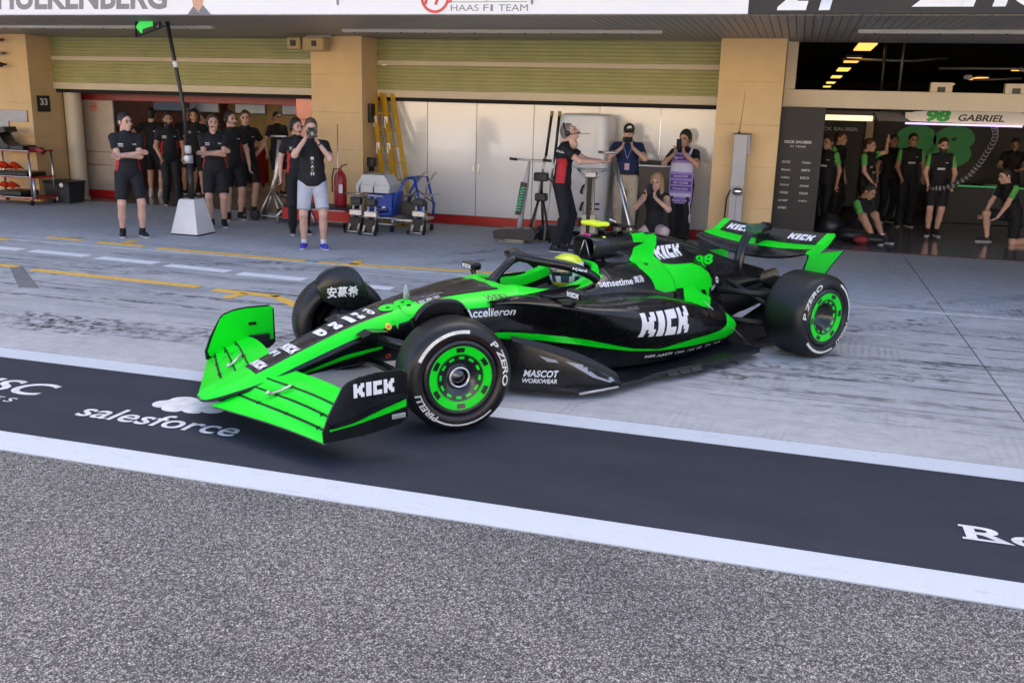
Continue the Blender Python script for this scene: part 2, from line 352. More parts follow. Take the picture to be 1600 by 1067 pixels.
for q in ([(-8.84, 8.84), (-8.70, 8.90), (-7.62, 7.98), (-7.85, 7.94)], [(1.72, 6.95), (1.78, 6.4), (2.2, 6.35), (2.4, 6.9), (2.1, 7.1)]):
    tag(flat_poly('repair_patch', q, PATCH, .0135), kind='structure')
# rubber laid by cars swinging out of their boxes: broken, thin films on the slabs
TM = mat('tyre_mark_rubber', (.03, .031, .035), .7, var=.2); nt, b, L = nodes_of(TM); P = position(nt)
al = mixc(nt, 1., ramp(nt, noise(nt, P, 9, 6, .7), [(.46, 0.), (.64, .55)]), ramp(nt, noise(nt, P, .9, 3), [(.38, .0), (.6, 1.)]), 'MULTIPLY'); L(al, b.inputs['Alpha'])
def tyre_mark(pts, w):
    q = cr_spline(pts, 14); rows = []
    for i in range(len(q)):
        d = q[min(i + 1, len(q) - 1)] - q[max(i - 1, 0)]; n = np.array([-d[1], d[0]]) / (np.linalg.norm(d) + 1e-9) * w / 2; rows.append([(q[i][0] - n[0], q[i][1] - n[1], .0098), (q[i][0] + n[0], q[i][1] + n[1], .0098)])
    return MB().grid(rows).build('tyre_mark', TM, apron)
for off in (0, 1.55):
    for base, w in (([(4.6, 13.6), (2.2, 11.6), (-.6, 9.2), (-3.6, 7.3), (-7.5, 6.6), (-14, 6.45)], .30), ([(-3.2, 13.8), (-5.0, 11.6), (-8.2, 9.2), (-12, 7.9), (-18, 7.5)], .26), ([(7.2, 12.0), (4.2, 10.0), (.6, 8.0), (-3.2, 7.0), (-9, 6.9)], .26)):
        tyre_mark([(x + off * .55, y - off * .35 + (.5 if off else 0)) for x, y in base], w)
for y, x0, x1, sl in ((7.7, -1, 5.5, .04), (8.3, .4, 6.5, -.03), (8.9, -6, 4, .03), (7.0, -7.5, -1.5, .02), (9.6, -1.5, 5, .02), (11.2, -13, -6.5, -.02), (7.2, 1.0, 6, .05)): tyre_mark([(x0, y), ((x0 + x1) / 2, y + sl * 2), (x1, y + sl * 5)], .11)
# lettering painted on the dark lane (reads from across the lane)
def lane_text(name, txt, x, y, w, h, bold=.0, sk=0., m=None):
    sh = fit_shape(text_shape(txt, 1., bold), w, h, (0, 0), sk); o = decal(name, sh, m or OLD_WHITE, (x, y, .0085), (1, 0, 0), (0, 1, 0), ln)
    return o
OLD_WHITE = mat('lane_letter_white', (.66, .66, .67), .6, var=.18, scale=12)
lane_text('lane_lettering', 'salesforce', -4.34, 4.725, 1.17, .215, .012)
lane_text('lane_lettering', 'Ro', .99, 4.735, .40, .175, .02)
for a in ((.99, 4.735), (1.075, 4.735), (.99, 4.888)):
    decal('lane_lettering', poly_shape([(0, 0), (.085, 0), (.085, .022), (0, .022)]), OLD_WHITE, (a[0] - .02, a[1], .0088), (1, 0, 0), (0, 1, 0), ln)
lane_text('lane_lettering', 'MSC', -5.66, 4.955, .78, .265, .015, .15)
lane_text('lane_lettering', 'C R U I S E S', -5.72, 4.79, .80, .085, .01, .1)
cloudv = []
for cx, cy, r, a0, a1 in ((-3.93, 5.13, .085, 120, 265), (-3.82, 5.09, .09, 200, 300), (-3.68, 5.10, .08, 220, 320), (-3.57, 5.13, .07, 230, 380), (-3.60, 5.22, .09, 350, 480), (-3.74, 5.27, .09, 20, 120), (-3.87, 5.23, .09, 50, 190)):
    cloudv += [(cx + r * 1.15 * math.cos(rad(a0 + (a1 - a0) * k / 6)), cy + r * math.sin(rad(a0 + (a1 - a0) * k / 6))) for k in range(7)]
decal('lane_cloud_emblem', (cloudv, [tuple(range(len(cloudv)))]), OLD_WHITE, (0, 0, .0085), (1, 0, 0), (0, 1, 0), ln)

# ---- pit building
CEIL = 3.09
soff = tag(MB().box(-30, 14, 11.44, 15.62, CEIL + .03, CEIL + .2).build('soffit', DARKGAP), kind='structure')
plank = MB().box(-.046, .046, 11.45, 15.6, CEIL, CEIL + .03).mesh('soffit_plank'); plank.materials.append(SOFFIT)
for k in range(236):
    o = bpy.data.objects.new('soffit_plank', plank); COL.objects.link(o); o.parent = soff; o.location.x = -17.5 + .1 * k
# upper storeys (out of frame): they keep the low sun off the lane
up = thing('pit_building', 'long cream pit building carrying the canopy over the garages', 'building', (0, 13, 0))
GLASSD = mat('tinted_glass', (.04, .05, .06), .08, var=.1, spec=.6)
bx('wall', CREAM, up, -45, 30, .02, 34, 3.62, 13.5)
for zz in (5.0, 7.9, 10.8):
    for k in range(14):
        bx('window', GLASSD, up, -43 + 5.2 * k, -38.6 + 5.2 * k, -.05, .02, zz, zz + 2.2)
bx('cornice', CREAM, up, -45.2, 30.2, -.5, 34.2, 13.5, 13.9)
bx('canopy_slab', CREAM, up, -45, 30, -1.56, 2.7, 3.32, 3.6)
# pillars
def pillar(x0, x1, label):
    t = thing('stone_pillar', label, 'pillar', ((x0 + x1) / 2, 14.78, 0)); w = (x1 - x0) / 2
    nz_ = 5; hh = (CEIL - .004) / nz_
    for k in range(nz_):                                          # smooth stone courses with hairline joints
        bx('stone_course', TAN, t, -w, w, 0, .82, k * hh + .0008, (k + 1) * hh - .0008, .002)
    bx('base_plate', TAN, t, -w - .012, w + .012, -.012, .82, .002, .09, .004)
    return t
pillar(-15.6, -13.87, 'tan stone pillar at far left carrying the number plate 33')
pillar(-8.0, -7.06, 'tan stone pillar in the middle with loudspeakers at its top')
pillar(-1.22, -.28, 'tan stone pillar on the right behind the tall grey post')
pillar(6.2, 7.2, 'tan stone pillar beyond the right edge')
# shutters
def shutter(x0, x1, label):
    t = thing('roller_shutter', label, 'shutter', (x0, 15.4, 0)); W_ = x1 - x0
    for z0, z1 in ((2.25, 2.655), (2.735, CEIL - .004)):
        n = int((z1 - z0) / .055); p = (z1 - z0) / n; prof = []
        for k in range(n): prof += [(0, z0 + k * p), (-.012, z0 + k * p + .012), (-.014, z0 + k * p + p * .55), (-.002, z0 + (k + 1) * p - .004)]
        prof.append((0, z1)); rows = [[(0, y, z), (W_, y, z)] for y, z in prof]; MB().grid(rows, False).build('shutter_curtain', OLIVE, t)
    bx('shutter_rail', CREAM, t, 0, W_, -.035, .02, 2.657, 2.733, .006)
    bx('bottom_bar', CREAM, t, 0, W_, -.04, .03, 2.125, 2.248, .006)
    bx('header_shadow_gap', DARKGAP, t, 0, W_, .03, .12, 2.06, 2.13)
    return t
shutter(-13.866, -8.004, 'half raised olive roller shutter of the left garage')
shutter(-7.056, -1.224, 'half raised olive roller shutter above the white panels')
tag(MB().box(-30, -15.6, 15.4, 15.6, 0, CEIL).build('rear_wall', TAN), kind='structure')
# fascia banners along the canopy edge
bw = tag(MB().box(-16, -.672, 11.36, 11.40, 3.098, 4.1, .004).build('fascia_banner', BANNERW), 'long white fascia banner with dark grey driver name and red round emblem', 'banner')
bb = tag(MB().box(-.668, 9, 11.36, 11.40, 3.098, 4.1, .004).build('fascia_banner', CHARC), 'black fascia banner with white numerals 24 at upper right', 'banner')
def ban(txt, x, z, w, h, m, parent, bold=.02, sk=0.):
    return decal('banner_lettering', fit_shape(text_shape(txt, 1., bold), w, h, (0, 0), sk), m, (x, 11.357, z), (1, 0, 0), (0, 0, 1), parent)
ban('HÜLKENBERG', -11.1, 3.165, 2.82, .40, GREYINK, bw, .035, .12)
ban('HAAS', -4.22, 3.135, .36, .075, GREYINK, bw, .0); ban('F', -3.80, 3.135, .065, .075, GREYINK, bw, .0); ban('1', -3.71, 3.135, .03, .075, GREYINK, bw, .0); ban('TEAM', -3.61, 3.135, .37, .075, GREYINK, bw, .0)
ban('MoneyGram', -4.22, 3.255, .98, .15, GREYINK, bw, .01)
decal('banner_lettering', poly_shape([(0, 0), (.97, 0), (.97, .008), (0, .008)]), GREYINK, (-4.22, 11.357, 3.236), (1, 0, 0), (0, 0, 1), bw)
decal('banner_emblem', ring_shape(.155, .19, 30, rad(150), rad(395)), REDINK, (-4.43, 11.357, 3.30), (1, 0, 0), (0, 0, 1), bw)
decal('banner_emblem', join_shapes(poly_shape([(-.15, -.09), (-.11, -.09), (-.03, .14), (-.07, .14)], [(-.01, -.09), (.03, -.09), (.11, .14), (.07, .14)], [(-.22, .0), (.1, .0), (.115, .04), (-.2, .04)])), REDINK, (-4.43, 11.3565, 3.30), (1, 0, 0), (0, 0, 1), bw)
decal('banner_emblem', fit_shape(text_shape('5', 1, .04), .07, .10), REDINK, (-4.275, 11.3565, 3.23), (1, 0, 0), (0, 0, 1), bw)
for x in (-5.745, -3.19): bx('banner_clip', GREYINK, bw, x - .012, x + .012, 11.345, 11.36, 3.21, 3.4)
ban('24', -.36, 3.137, .60, .40, WHITEINK, bb, .05, .2)
ban('ZHOU', 1.03, 3.165, 1.9, .40, WHITEINK, bb, .05, .25)
# printed portrait on the banner: neck, jaw and a checked grey collar
SKINP = mat('printed_skin', (.58, .33, .22), .5, var=.1, scale=20); CHECK = mat('printed_check', (.17, .18, .2), .5, var=.4, scale=60)
decal('banner_portrait', poly_shape([(-.17, 0), (.19, 0), (.13, .06), (.07, .12), (.0, .03), (-.07, .11)]), CHECK, (-7.79, 11.357, 3.10), (1, 0, 0), (0, 0, 1), bw)
decal('banner_portrait', poly_shape([(-.075, .10), (0, .035), (.075, .115), (.085, .2), (.11, .3), (-.1, .3), (-.09, .2)]), SKINP, (-7.79, 11.3562, 3.10), (1, 0, 0), (0, 0, 1), bw)
# linear lamps under the soffit
LAMPB = mat('lamp_body_grey', (.45, .45, .44), .4, var=.05)
for x0, x1, y, lab in ((-13.8, -8.6, 12.9, 'long slim ceiling lamp above the left garage'), (-6.7, -1.9, 13.4, 'long slim ceiling lamp above the white panels'), (.6, 6, 13.2, 'long slim ceiling lamp above the right garage')):
    t = thing('ceiling_lamp', lab, 'lamp', (x0, y, CEIL)); bx('lamp_housing', LAMPB, t, 0, x1 - x0, -.05, .05, -.055, -.002, .012)
    n = int((x1 - x0) / .38)
    for k in range(n): MB().lathe([(0, -.066), (.014, -.066), (.016, -.054), (.016, -.05)], (.2 + k * .38, -.03, 0), (0, 0, 1), 8).build('spot', BLACKP, t)

# ---- left garage
LG_FLOOR = mat('garage_floor_left', (.26, .235, .2), .25, var=.15, scale=1.5, coat=.3)
lg = tag(MB().box(-13.9, -7.0, 15.30, 21.5, -.05, .012).build('garage_floor', LG_FLOOR), kind='structure')
REDWALL = mat('garage_red_dark', (.20, .012, .012), .4, var=.2)
GTAN = mat('garage_tan_wall', (.50, .37, .19), .5, var=.1, scale=1.2)
gl = tag(MB().box(-13.9, -7.0, 21.3, 21.5, 0, 3.2).build('garage_back_wall', GTAN), kind='structure')
for k in range(7): bx('wall_panel', GTAN, gl, -13.8 + .97 * k, -12.87 + .97 * k, 21.27, 21.3, .6, 1.9, .01)
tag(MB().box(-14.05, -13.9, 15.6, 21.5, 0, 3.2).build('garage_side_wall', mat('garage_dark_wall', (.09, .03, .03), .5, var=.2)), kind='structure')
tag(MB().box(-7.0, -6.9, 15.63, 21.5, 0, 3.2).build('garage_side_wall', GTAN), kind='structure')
tag(MB().box(-13.9, -7.0, 15.55, 21.5, 2.9, 3.05).build('garage_ceiling', DARKGAP), kind='structure')
hd = tag(MB().box(-13.85, -8.0, 15.9, 16.0, 1.93, 2.4, .01).build('garage_header', REDWALL), 'dark red header panel across the left garage opening', 'panel')
# ---- right garage
RG_FLOOR = mat('garage_floor_right', (.24, .225, .25), .16, var=.12, scale=.9, coat=.5)
tag(MB().box(-.2, 12, 15.30, 46, -.05, .010).build('garage_floor', RG_FLOOR), kind='structure')
tag(MB().box(-.2, 12, 15.22, 15.30, -.05, .013).build('garage_threshold', mat('threshold_red', (.17, .07, .07), .6, var=.3)), kind='structure')
tag(MB().box(-.3, 12, 45.8, 46, 0, 3.6).build('garage_back_wall', CHARC), kind='structure')
tag(MB().box(-.45, -.3, 15.6, 46, 0, 3.6).build('garage_side_wall', CHARC), kind='structure')
tag(MB().box(11.9, 12, 15.6, 46, 0, 3.6).build('garage_side_wall', CHARC), kind='structure')
tag(MB().box(-.3, 12, 15.65, 46, 3.5, 3.6).build('garage_ceiling', DARKGAP), kind='structure')
lt = thing('garage_lintel', 'cream lintel beam across the right garage opening', 'beam', (0, 15.4, 0))
bx('beam', CREAM, lt, -.275, 12, 0, .2, 2.13, 2.39, .006); bx('jamb', CREAM, lt, -.275, -.12, -.004, .19, 2.392, CEIL - .003, .004); bx('jamb', CREAM, lt, -.275, -.16, 0, .2, .0, 2.128, .004)

# ---- what faces the garages across the track, behind the photographer: it only shows as reflections and warm bounced light
gs = thing('grandstand', 'sand coloured grandstand across the track facing the garages', 'grandstand', (0, -34, 0))
SAND = mat('sand_concrete', (.62, .50, .34), .8, var=.08, scale=.5)
for k in range(12): bx('tier', SAND, gs, -70, 60, -1.6 * (k + 1), -1.6 * k, 0, 1.2 + .75 * k)
bx('back_wall', SAND, gs, -70, 60, -20.5, -19.3, 0, 13)
pw = tag(MB().box(-80, 60, -9.4, -9.0, 0, 1.1, .03).build('pit_wall', mat('pit_wall_white', (.7, .68, .64), .7, var=.1)), 'low white pit wall behind the photographer', 'wall')
# white partition closing the middle garage
pt = thing('white_partition', 'glossy white panel partition with red plinth closing the middle garage', 'partition', (-7.05, 15.5, 0))
for x0, x1 in ((.0, .875), (.885, 1.775), (1.785, 2.785), (2.795, 3.9), (3.91, 4.9), (4.91, 5.82)):
    bx('panel', PANELW, pt, x0, x1, 0, .04, .155, 2.07, .003)
bx('plinth', REDP, pt, 0, 5.82, -.004, .03, .0, .15, .003)
for x in (1.73, 1.83): bx('door_handle', STEEL, pt, x - .018, x + .018, -.012, .002, .88, 1.06, .006)
bx('top_rail', CREAM, pt, 0, 5.82, .005, .05, 2.072, 2.11)
# ================================================================== THE RACING CAR (local: x forward, y left, z up, origin under the front axle)
CAR_POS, CAR_HEAD, STEER = (-2.628, 5.922, .008), rad(232.11), rad(-12.66)
GREEN = mat('car_green', (.003, .76, .016), .34, var=.04, scale=5, coat=.12, spec=.28)
CARBON = mat('car_black', (.0055, .0055, .0065), .27, var=.25, scale=7, bump=.02, bscale=400, coat=.15, spec=.42)
CARBON2 = mat('car_carbon_matt', (.0075, .0075, .009), .5, var=.25, scale=30)
INTAKE = mat('car_dark_inside', (.006, .006, .006), .8, var=.2)
LOGOW = mat('car_logo_white', (.82, .82, .84), .4, var=.02)
TYRE = mat('tyre_rubber', (.0065, .0065, .0075), .42, var=.35, scale=9, bump=.08, bscale=180)
TYREM = mat('tyre_marking', (.70, .69, .64), .55, var=.2, scale=30)
YELF = mat('fluo_yellow', (.72, .90, .02), .4, var=.05)
RIMB = mat('rim_black', (.012, .012, .014), .3, var=.2, scale=9, coat=.3)
CAR = thing('racing_car', 'black and green open wheel racing car leaving its garage', 'racing car', CAR_POS, CAR_HEAD)
S = lambda s, y, z: (-s, y, z)
def loft(stations, per_s, per_p, mats, mfun, name, mirror=True, caps=True, smooth=None):
    """stations: (s, [(y,z)...]); Catmull-Rom both ways; mfun(control span, s, side) -> material index"""
    K_ = len(stations[0][1]); A = np.array([[s] + [c for p in pts for c in p] for s, pts in stations], float)
    B = cr_spline(A, per_s); mb = MB(); rows = []; ss = []
    for r in B:
        c = cr_spline(r[1:].reshape(K_, 2), per_p); rows.append([(-r[0], y, z) for y, z in c]); ss.append(r[0])
    n = len(rows[0])
    for side in ((1, -1) if mirror else (1,)):
        o = len(mb.v); mb.v += [(x, y * side, z) for r in rows for x, y, z in r]
        for i in range(len(rows) - 1):
            for k in range(n - 1):
                f = (o + i * n + k, o + i * n + k + 1, o + (i + 1) * n + k + 1, o + (i + 1) * n + k)
                mb.f.append(f); mb.sm.append(True); mb.mi.append(mfun(k / per_p, (ss[i] + ss[i + 1]) / 2, side))
    o = mb.build(name, mats, CAR); bm = bmesh.new(); bm.from_mesh(o.data); bmesh.ops.holes_fill(bm, edges=[e for e in bm.edges if e.is_boundary], sides=0) if caps else None
    bmesh.ops.recalc_face_normals(bm, faces=bm.faces); bm.to_mesh(o.data); bm.free(); return o
# ---- chassis with nose and cockpit opening
def chs(s, zb, yb, zm, ym, zs, ys, zt, yt, cr_=.008):
    return (s, [(0, zb), (yb * .6, zb), (yb, zb + .012), (ym, zm), (ys, zs), (yt, zt), (yt * .66, zt + cr_ * .6), (yt * .33, zt + cr_ * .9), (0, zt + cr_)])
def ckp(s, zb, yb, zm, ym, zs, ys, zr, yr, yi, zf):
    return (s, [(0, zb), (yb * .6, zb), (yb, zb + .012), (ym, zm), (ys, zs), (yr, zr), (yi, zr - .004), (yi - .03, zr - .2), (0, zf)])
ST = [chs(-1.365, .166, .03, .174, .045, .182, .043, .189, .025, .002), chs(-1.33, .160, .07, .178, .10, .193, .095, .207, .06, .004), chs(-1.22, .168, .10, .205, .15, .225, .148, .252, .085),
      chs(-1.0, .205, .12, .245, .172, .275, .168, .325, .108), chs(-.7, .252, .13, .325, .185, .375, .178, .438, .118), chs(-.35, .285, .15, .42, .205, .492, .198, .56, .132),
      chs(0, .285, .19, .46, .25, .575, .24, .645, .155), chs(.3, .25, .24, .45, .325, .625, .31, .70, .19), chs(.6, .19, .29, .42, .375, .638, .365, .728, .245),
      chs(.84, .14, .31, .40, .40, .645, .39, .738, .285), ckp(.875, .13, .31, .40, .405, .645, .395, .738, .30, .20, .60), ckp(1.0, .12, .32, .39, .42, .635, .41, .715, .335, .265, .42),
      ckp(1.2, .11, .33, .38, .43, .62, .42, .685, .35, .285, .36), ckp(1.45, .10, .34, .38, .44, .635, .43, .70, .355, .265, .36), ckp(1.66, .10, .34, .38, .44, .67, .43, .765, .345, .23, .42),
      chs(1.72, .10, .34, .38, .44, .69, .43, .81, .30, .01), chs(1.95, .10, .34, .38, .44, .70, .42, .82, .26, .01), chs(2.4, .10, .34, .36, .42, .66, .38, .78, .22, .01)]
def chassis_mat(k, s, side):
    if k < 4: return 1
    if s > 1.70: return 1
    if k < 5: return 0 if s < .86 + (k - 4) * .28 else 1
    if .86 < s < 1.69: return (0 if s < 1.66 else 1) if k < 6 else 2
    if s >= 1.69: return 1
    return 0 if (s < -1.03 or s > .74) else 1
chassis = loft(ST, 8, 5, [GREEN, CARBON, INTAKE], chassis_mat, 'chassis')
# ---- engine cover
def eng(s, zt, w1, z1, w2, z2, w3, z3, wb, zb): return (s, [(0, zt), (w1 * .7, zt - .012), (w1, z1), (w2, z2), (w3, z3), (wb, zb)])
EC = [eng(1.86, 1.035, .095, .995, .128, .91, .115, .85, .30, .70), eng(2.0, 1.05, .095, 1.0, .135, .90, .15, .82, .36, .66), eng(2.2, 1.05, .07, .99, .12, .88, .20, .78, .37, .58), eng(2.45, 1.02, .045, .95, .10, .84, .25, .755, .36, .53),
      eng(2.75, .955, .03, .90, .075, .82, .24, .74, .30, .48), eng(3.0, .885, .024, .84, .05, .76, .20, .66, .25, .40), eng(3.15, .835, .02, .80, .045, .72, .12, .62, .19, .38),
      eng(3.4, .75, .02, .72, .05, .66, .10, .58, .15, .36), eng(3.7, .665, .02, .64, .05, .60, .085, .54, .11, .36), eng(3.95, .60, .02, .58, .045, .55, .07, .51, .08, .38)]
cover = loft(EC, 8, 5, [CARBON], lambda k, s, d: 0, 'engine_cover')
# airbox round the roll hoop
AB = []
for s, w, h, zc in ((1.735, .128, .088, .935), (1.76, .138, .098, .936), (1.9, .142, .104, .938), (2.1, .12, .105, .938), (2.3, .08, .09, .93)):
    AB.append((s, [(w * math.copysign(abs(math.sin(a)) ** .62, math.sin(a)), zc + h * math.copysign(abs(math.cos(a)) ** .62, math.cos(a))) for a in np.linspace(0, math.pi, 9)]))
airbox = loft(AB, 6, 3, [CARBON], lambda k, s, d: 0, 'airbox', caps=False)
inr = [(w * .9, h * .9) for w, h in ((.128, .088),)]
rows = [[(-s, .115 * f * math.copysign(abs(math.sin(a)) ** .62, math.sin(a)), .935 + .076 * f * math.copysign(abs(math.cos(a)) ** .62, math.cos(a))) for a in np.linspace(0, 2 * math.pi, 33)[:-1]] for s, f in ((1.735, 1.1), (1.75, 1.), (1.95, .8), (2.0, .0))]
MB().grid(rows, closed=True).build('air_intake', INTAKE, CAR)
for y in (-.035, .035): MB().tube([S(1.75, y * .25, 1.0), S(1.75, y * 1.9, .86)], .0045, 6).build('intake_strut', ALU, CAR)
for y in (-.09, .09): MB().tube([S(1.80, y, .865), S(1.86, y * 1.2, .76)], .016, 8, flat=2.).build('roll_hoop_leg', CARBON, CAR)
MB().box(-1.93, -1.86, -.10, .10, .775, .845, .012).build('roll_hoop_panel', mat('hoop_panel_grey', (.30, .29, .27), .4, var=.1), CAR)
# ---- sidepods
def pod(s, zi, zt, yo, zo, ym, zm, yu, zl, yb, zb): return (s, [(.30, zi), (.40, zt + .012), (yo * .86, zt), (yo, zo), (ym, zm), (yu, zl), (yb, zb)])
SP = [pod(.60, .66, .675, .40, .665, .39, .645, .37, .50, .34, .12), pod(.78, .69, .69, .50, .668, .455, .64, .385, .46, .36, .12), pod(1.05, .70, .672, .63, .636, .575, .585, .42, .40, .40, .10),
      pod(1.28, .71, .645, .745, .60, .69, .53, .475, .33, .46, .09), pod(1.5, .72, .64, .815, .58, .79, .47, .58, .285, .54, .09), pod(1.75, .73, .64, .825, .555, .815, .42, .66, .25, .60, .09),
      pod(2.05, .72, .61, .80, .51, .795, .37, .70, .235, .62, .09), pod(2.4, .66, .525, .73, .43, .725, .32, .66, .215, .58, .09), pod(2.72, .56, .425, .625, .345, .62, .27, .575, .19, .50, .09), pod(2.95, .46, .365, .545, .305, .54, .24, .50, .165, .44, .085), pod(3.07, .40, .31, .48, .265, .475, .21, .45, .15, .40, .085), pod(3.12, .37, .25, .42, .23, .415, .19, .40, .14, .36, .085)]
def pod_mat(k, s, side):
    return 1
for side in (1, -1):
    o = loft(SP, 8, 6, [GREEN, CARBON], pod_mat, 'sidepod', mirror=False)
    if side < 0:
        for v in o.data.vertices: v.co.y *= -1
        o.data.flip_normals()
    MB().grid([[S(.80 + t * .26, side * (.36 + .01 * k + t * .0), .655 - .02 * t - .05 * k) for k in range(3)] for t in (0, .5, 1)]).build('radiator_intake', INTAKE, CAR)
    if side > 0: podL = o
# ---- floor with edge, fences and strakes
FL = [(.74, .0), (.74, .36), (.80, .52), (.92, .72), (1.05, .83), (1.28, .885), (1.6, .865), (1.86, .825), (2.2, .835), (2.7, .79), (3.12, .725), (3.17, .60), (3.2, .42), (3.9, .42), (4.0, .0)]
fp = [(-s, y) for s, y in FL] + [(-s, -y) for s, y in FL[::-1] if y > 0]
FLOORM = mat('floor_carbon', (.010, .011, .015), .3, var=.25, scale=14, coat=.2)
floor = MB().prism(fp, 'z', .055, .082).build('floor', FLOORM, CAR)
for side in (1, -1):
    path = cr_spline([(.60, .43, .43), (.72, .55, .40), (.88, .68, .345), (1.05, .78, .275), (1.22, .85, .20), (1.40, .885, .115)], 5); rows = []
    for s, y, zt in path: rows.append([S(s, side * y, .06), S(s, side * (y + .012), .06 + (zt - .06) * .5), S(s, side * (y - .01), zt), S(s, side * (y - .022), zt), S(s, side * (y - .002), .06 + (zt - .06) * .5), S(s, side * (y - .012), .06)])
    fence = MB().grid(rows, closed=True).build('floor_fence', CARBON, CAR, auto=40)
    if side > 0: fenceL = fence
    MB().tube([S(1.02, side * .885, .066), S(1.36, side * .905, .070)], .011, 8, flat=.8).build('skirt_strip', mat('strip_grey', (.42, .42, .44), .5, var=.15), CAR)
    # big undercut vane beside the fence
    rows = [[S(s, side * y, z0), S(s, side * (y + .012), (z0 + z1) / 2), S(s, side * (y - .02), z1)] for s, y, z0, z1 in cr_spline([(.70, .50, .30, .44), (.95, .60, .25, .37), (1.2, .72, .16, .28), (1.42, .83, .09, .15)], 4)]
    MB().grid(rows).build('floor_vane', CARBON2, CAR)
    for k in range(3):
        s0 = 1.90 + .125 * k; MB().prism([(-s0, .10), (-s0 - .11, .10), (-s0 - .16, .045), (-s0 - .05, .045)], 'y', side * .828, side * .842).build('floor_strake', mat('strake_grey', (.045, .046, .05), .5, var=.2), CAR)
    MB().tube(cr_spline([S(1.75, side * .835, .085), S(2.2, side * .85, .098), S(2.7, side * .805, .10), S(3.13, side * .735, .105)], 4).tolist(), .008, 6).build('floor_edge_wing', CARBON, CAR)
# ---- front wing
INN = [(-1.33, .165), (-1.17, .208), (-1.155, .214), (-1.07, .250), (-1.06, .256), (-.985, .292), (-.975, .298), (-.80, .322)]
TIP = [(-.985, .130), (-.928, .168), (-.918, .176), (-.855, .208), (-.846, .216), (-.775, .244), (-.766, .252), (-.675, .276)]
EX = [.02, -.01, -.01, .0, .0, .0, .0, .02]
def wing_element(name, i, side, m):
    ys = np.linspace(.13, 1.035, 15); rows = []
    for y in ys:
        t = (y - .13) / .905; tt = t ** 1.05
        def pt(j):
            s = INN[j][0] + (TIP[j][0] - INN[j][0]) * tt + EX[j] * math.sin(math.pi * t) * .6; z = INN[j][1] + (TIP[j][1] - INN[j][1]) * tt + .026 * math.sin(math.pi * t ** 1.3) * (.4 + .1 * j); return Vector((s, z))
        a, c = pt(2 * i), pt(2 * i + 1); n = Vector((-(c - a).y, (c - a).x)).normalized() * -1
        if n.y > 0: n = -n
        row = []
        for q, th in ((0, 0), (.08, -.004), (.5, -.010), (.95, -.0045), (1, 0)): row.append(a.lerp(c, q) - n * 0 + n * 0)
        up_ = [a.lerp(c, q) - n * (.006 * math.sin(math.pi * min(1, q + .02))) * -1 for q in (0, .25, .5, .75, 1)]
        lo = [a.lerp(c, q) + n * (.016 * math.sin(math.pi * min(1, q * .8 + .15))) for q in (1, .75, .5, .25, 0)]
        rows.append([S(p.x, side * y, p.y) for p in up_ + lo])
    return MB().grid(rows, closed=True).build(name, m, CAR, auto=35)
EPP = [(-.99, .135), (-.995, .20), (-.955, .30), (-.87, .445), (-.835, .470), (-.76, .493), (-.66, .503), (-.49, .500), (-.455, .47), (-.45, .205), (-.50, .165), (-.745, .135)]
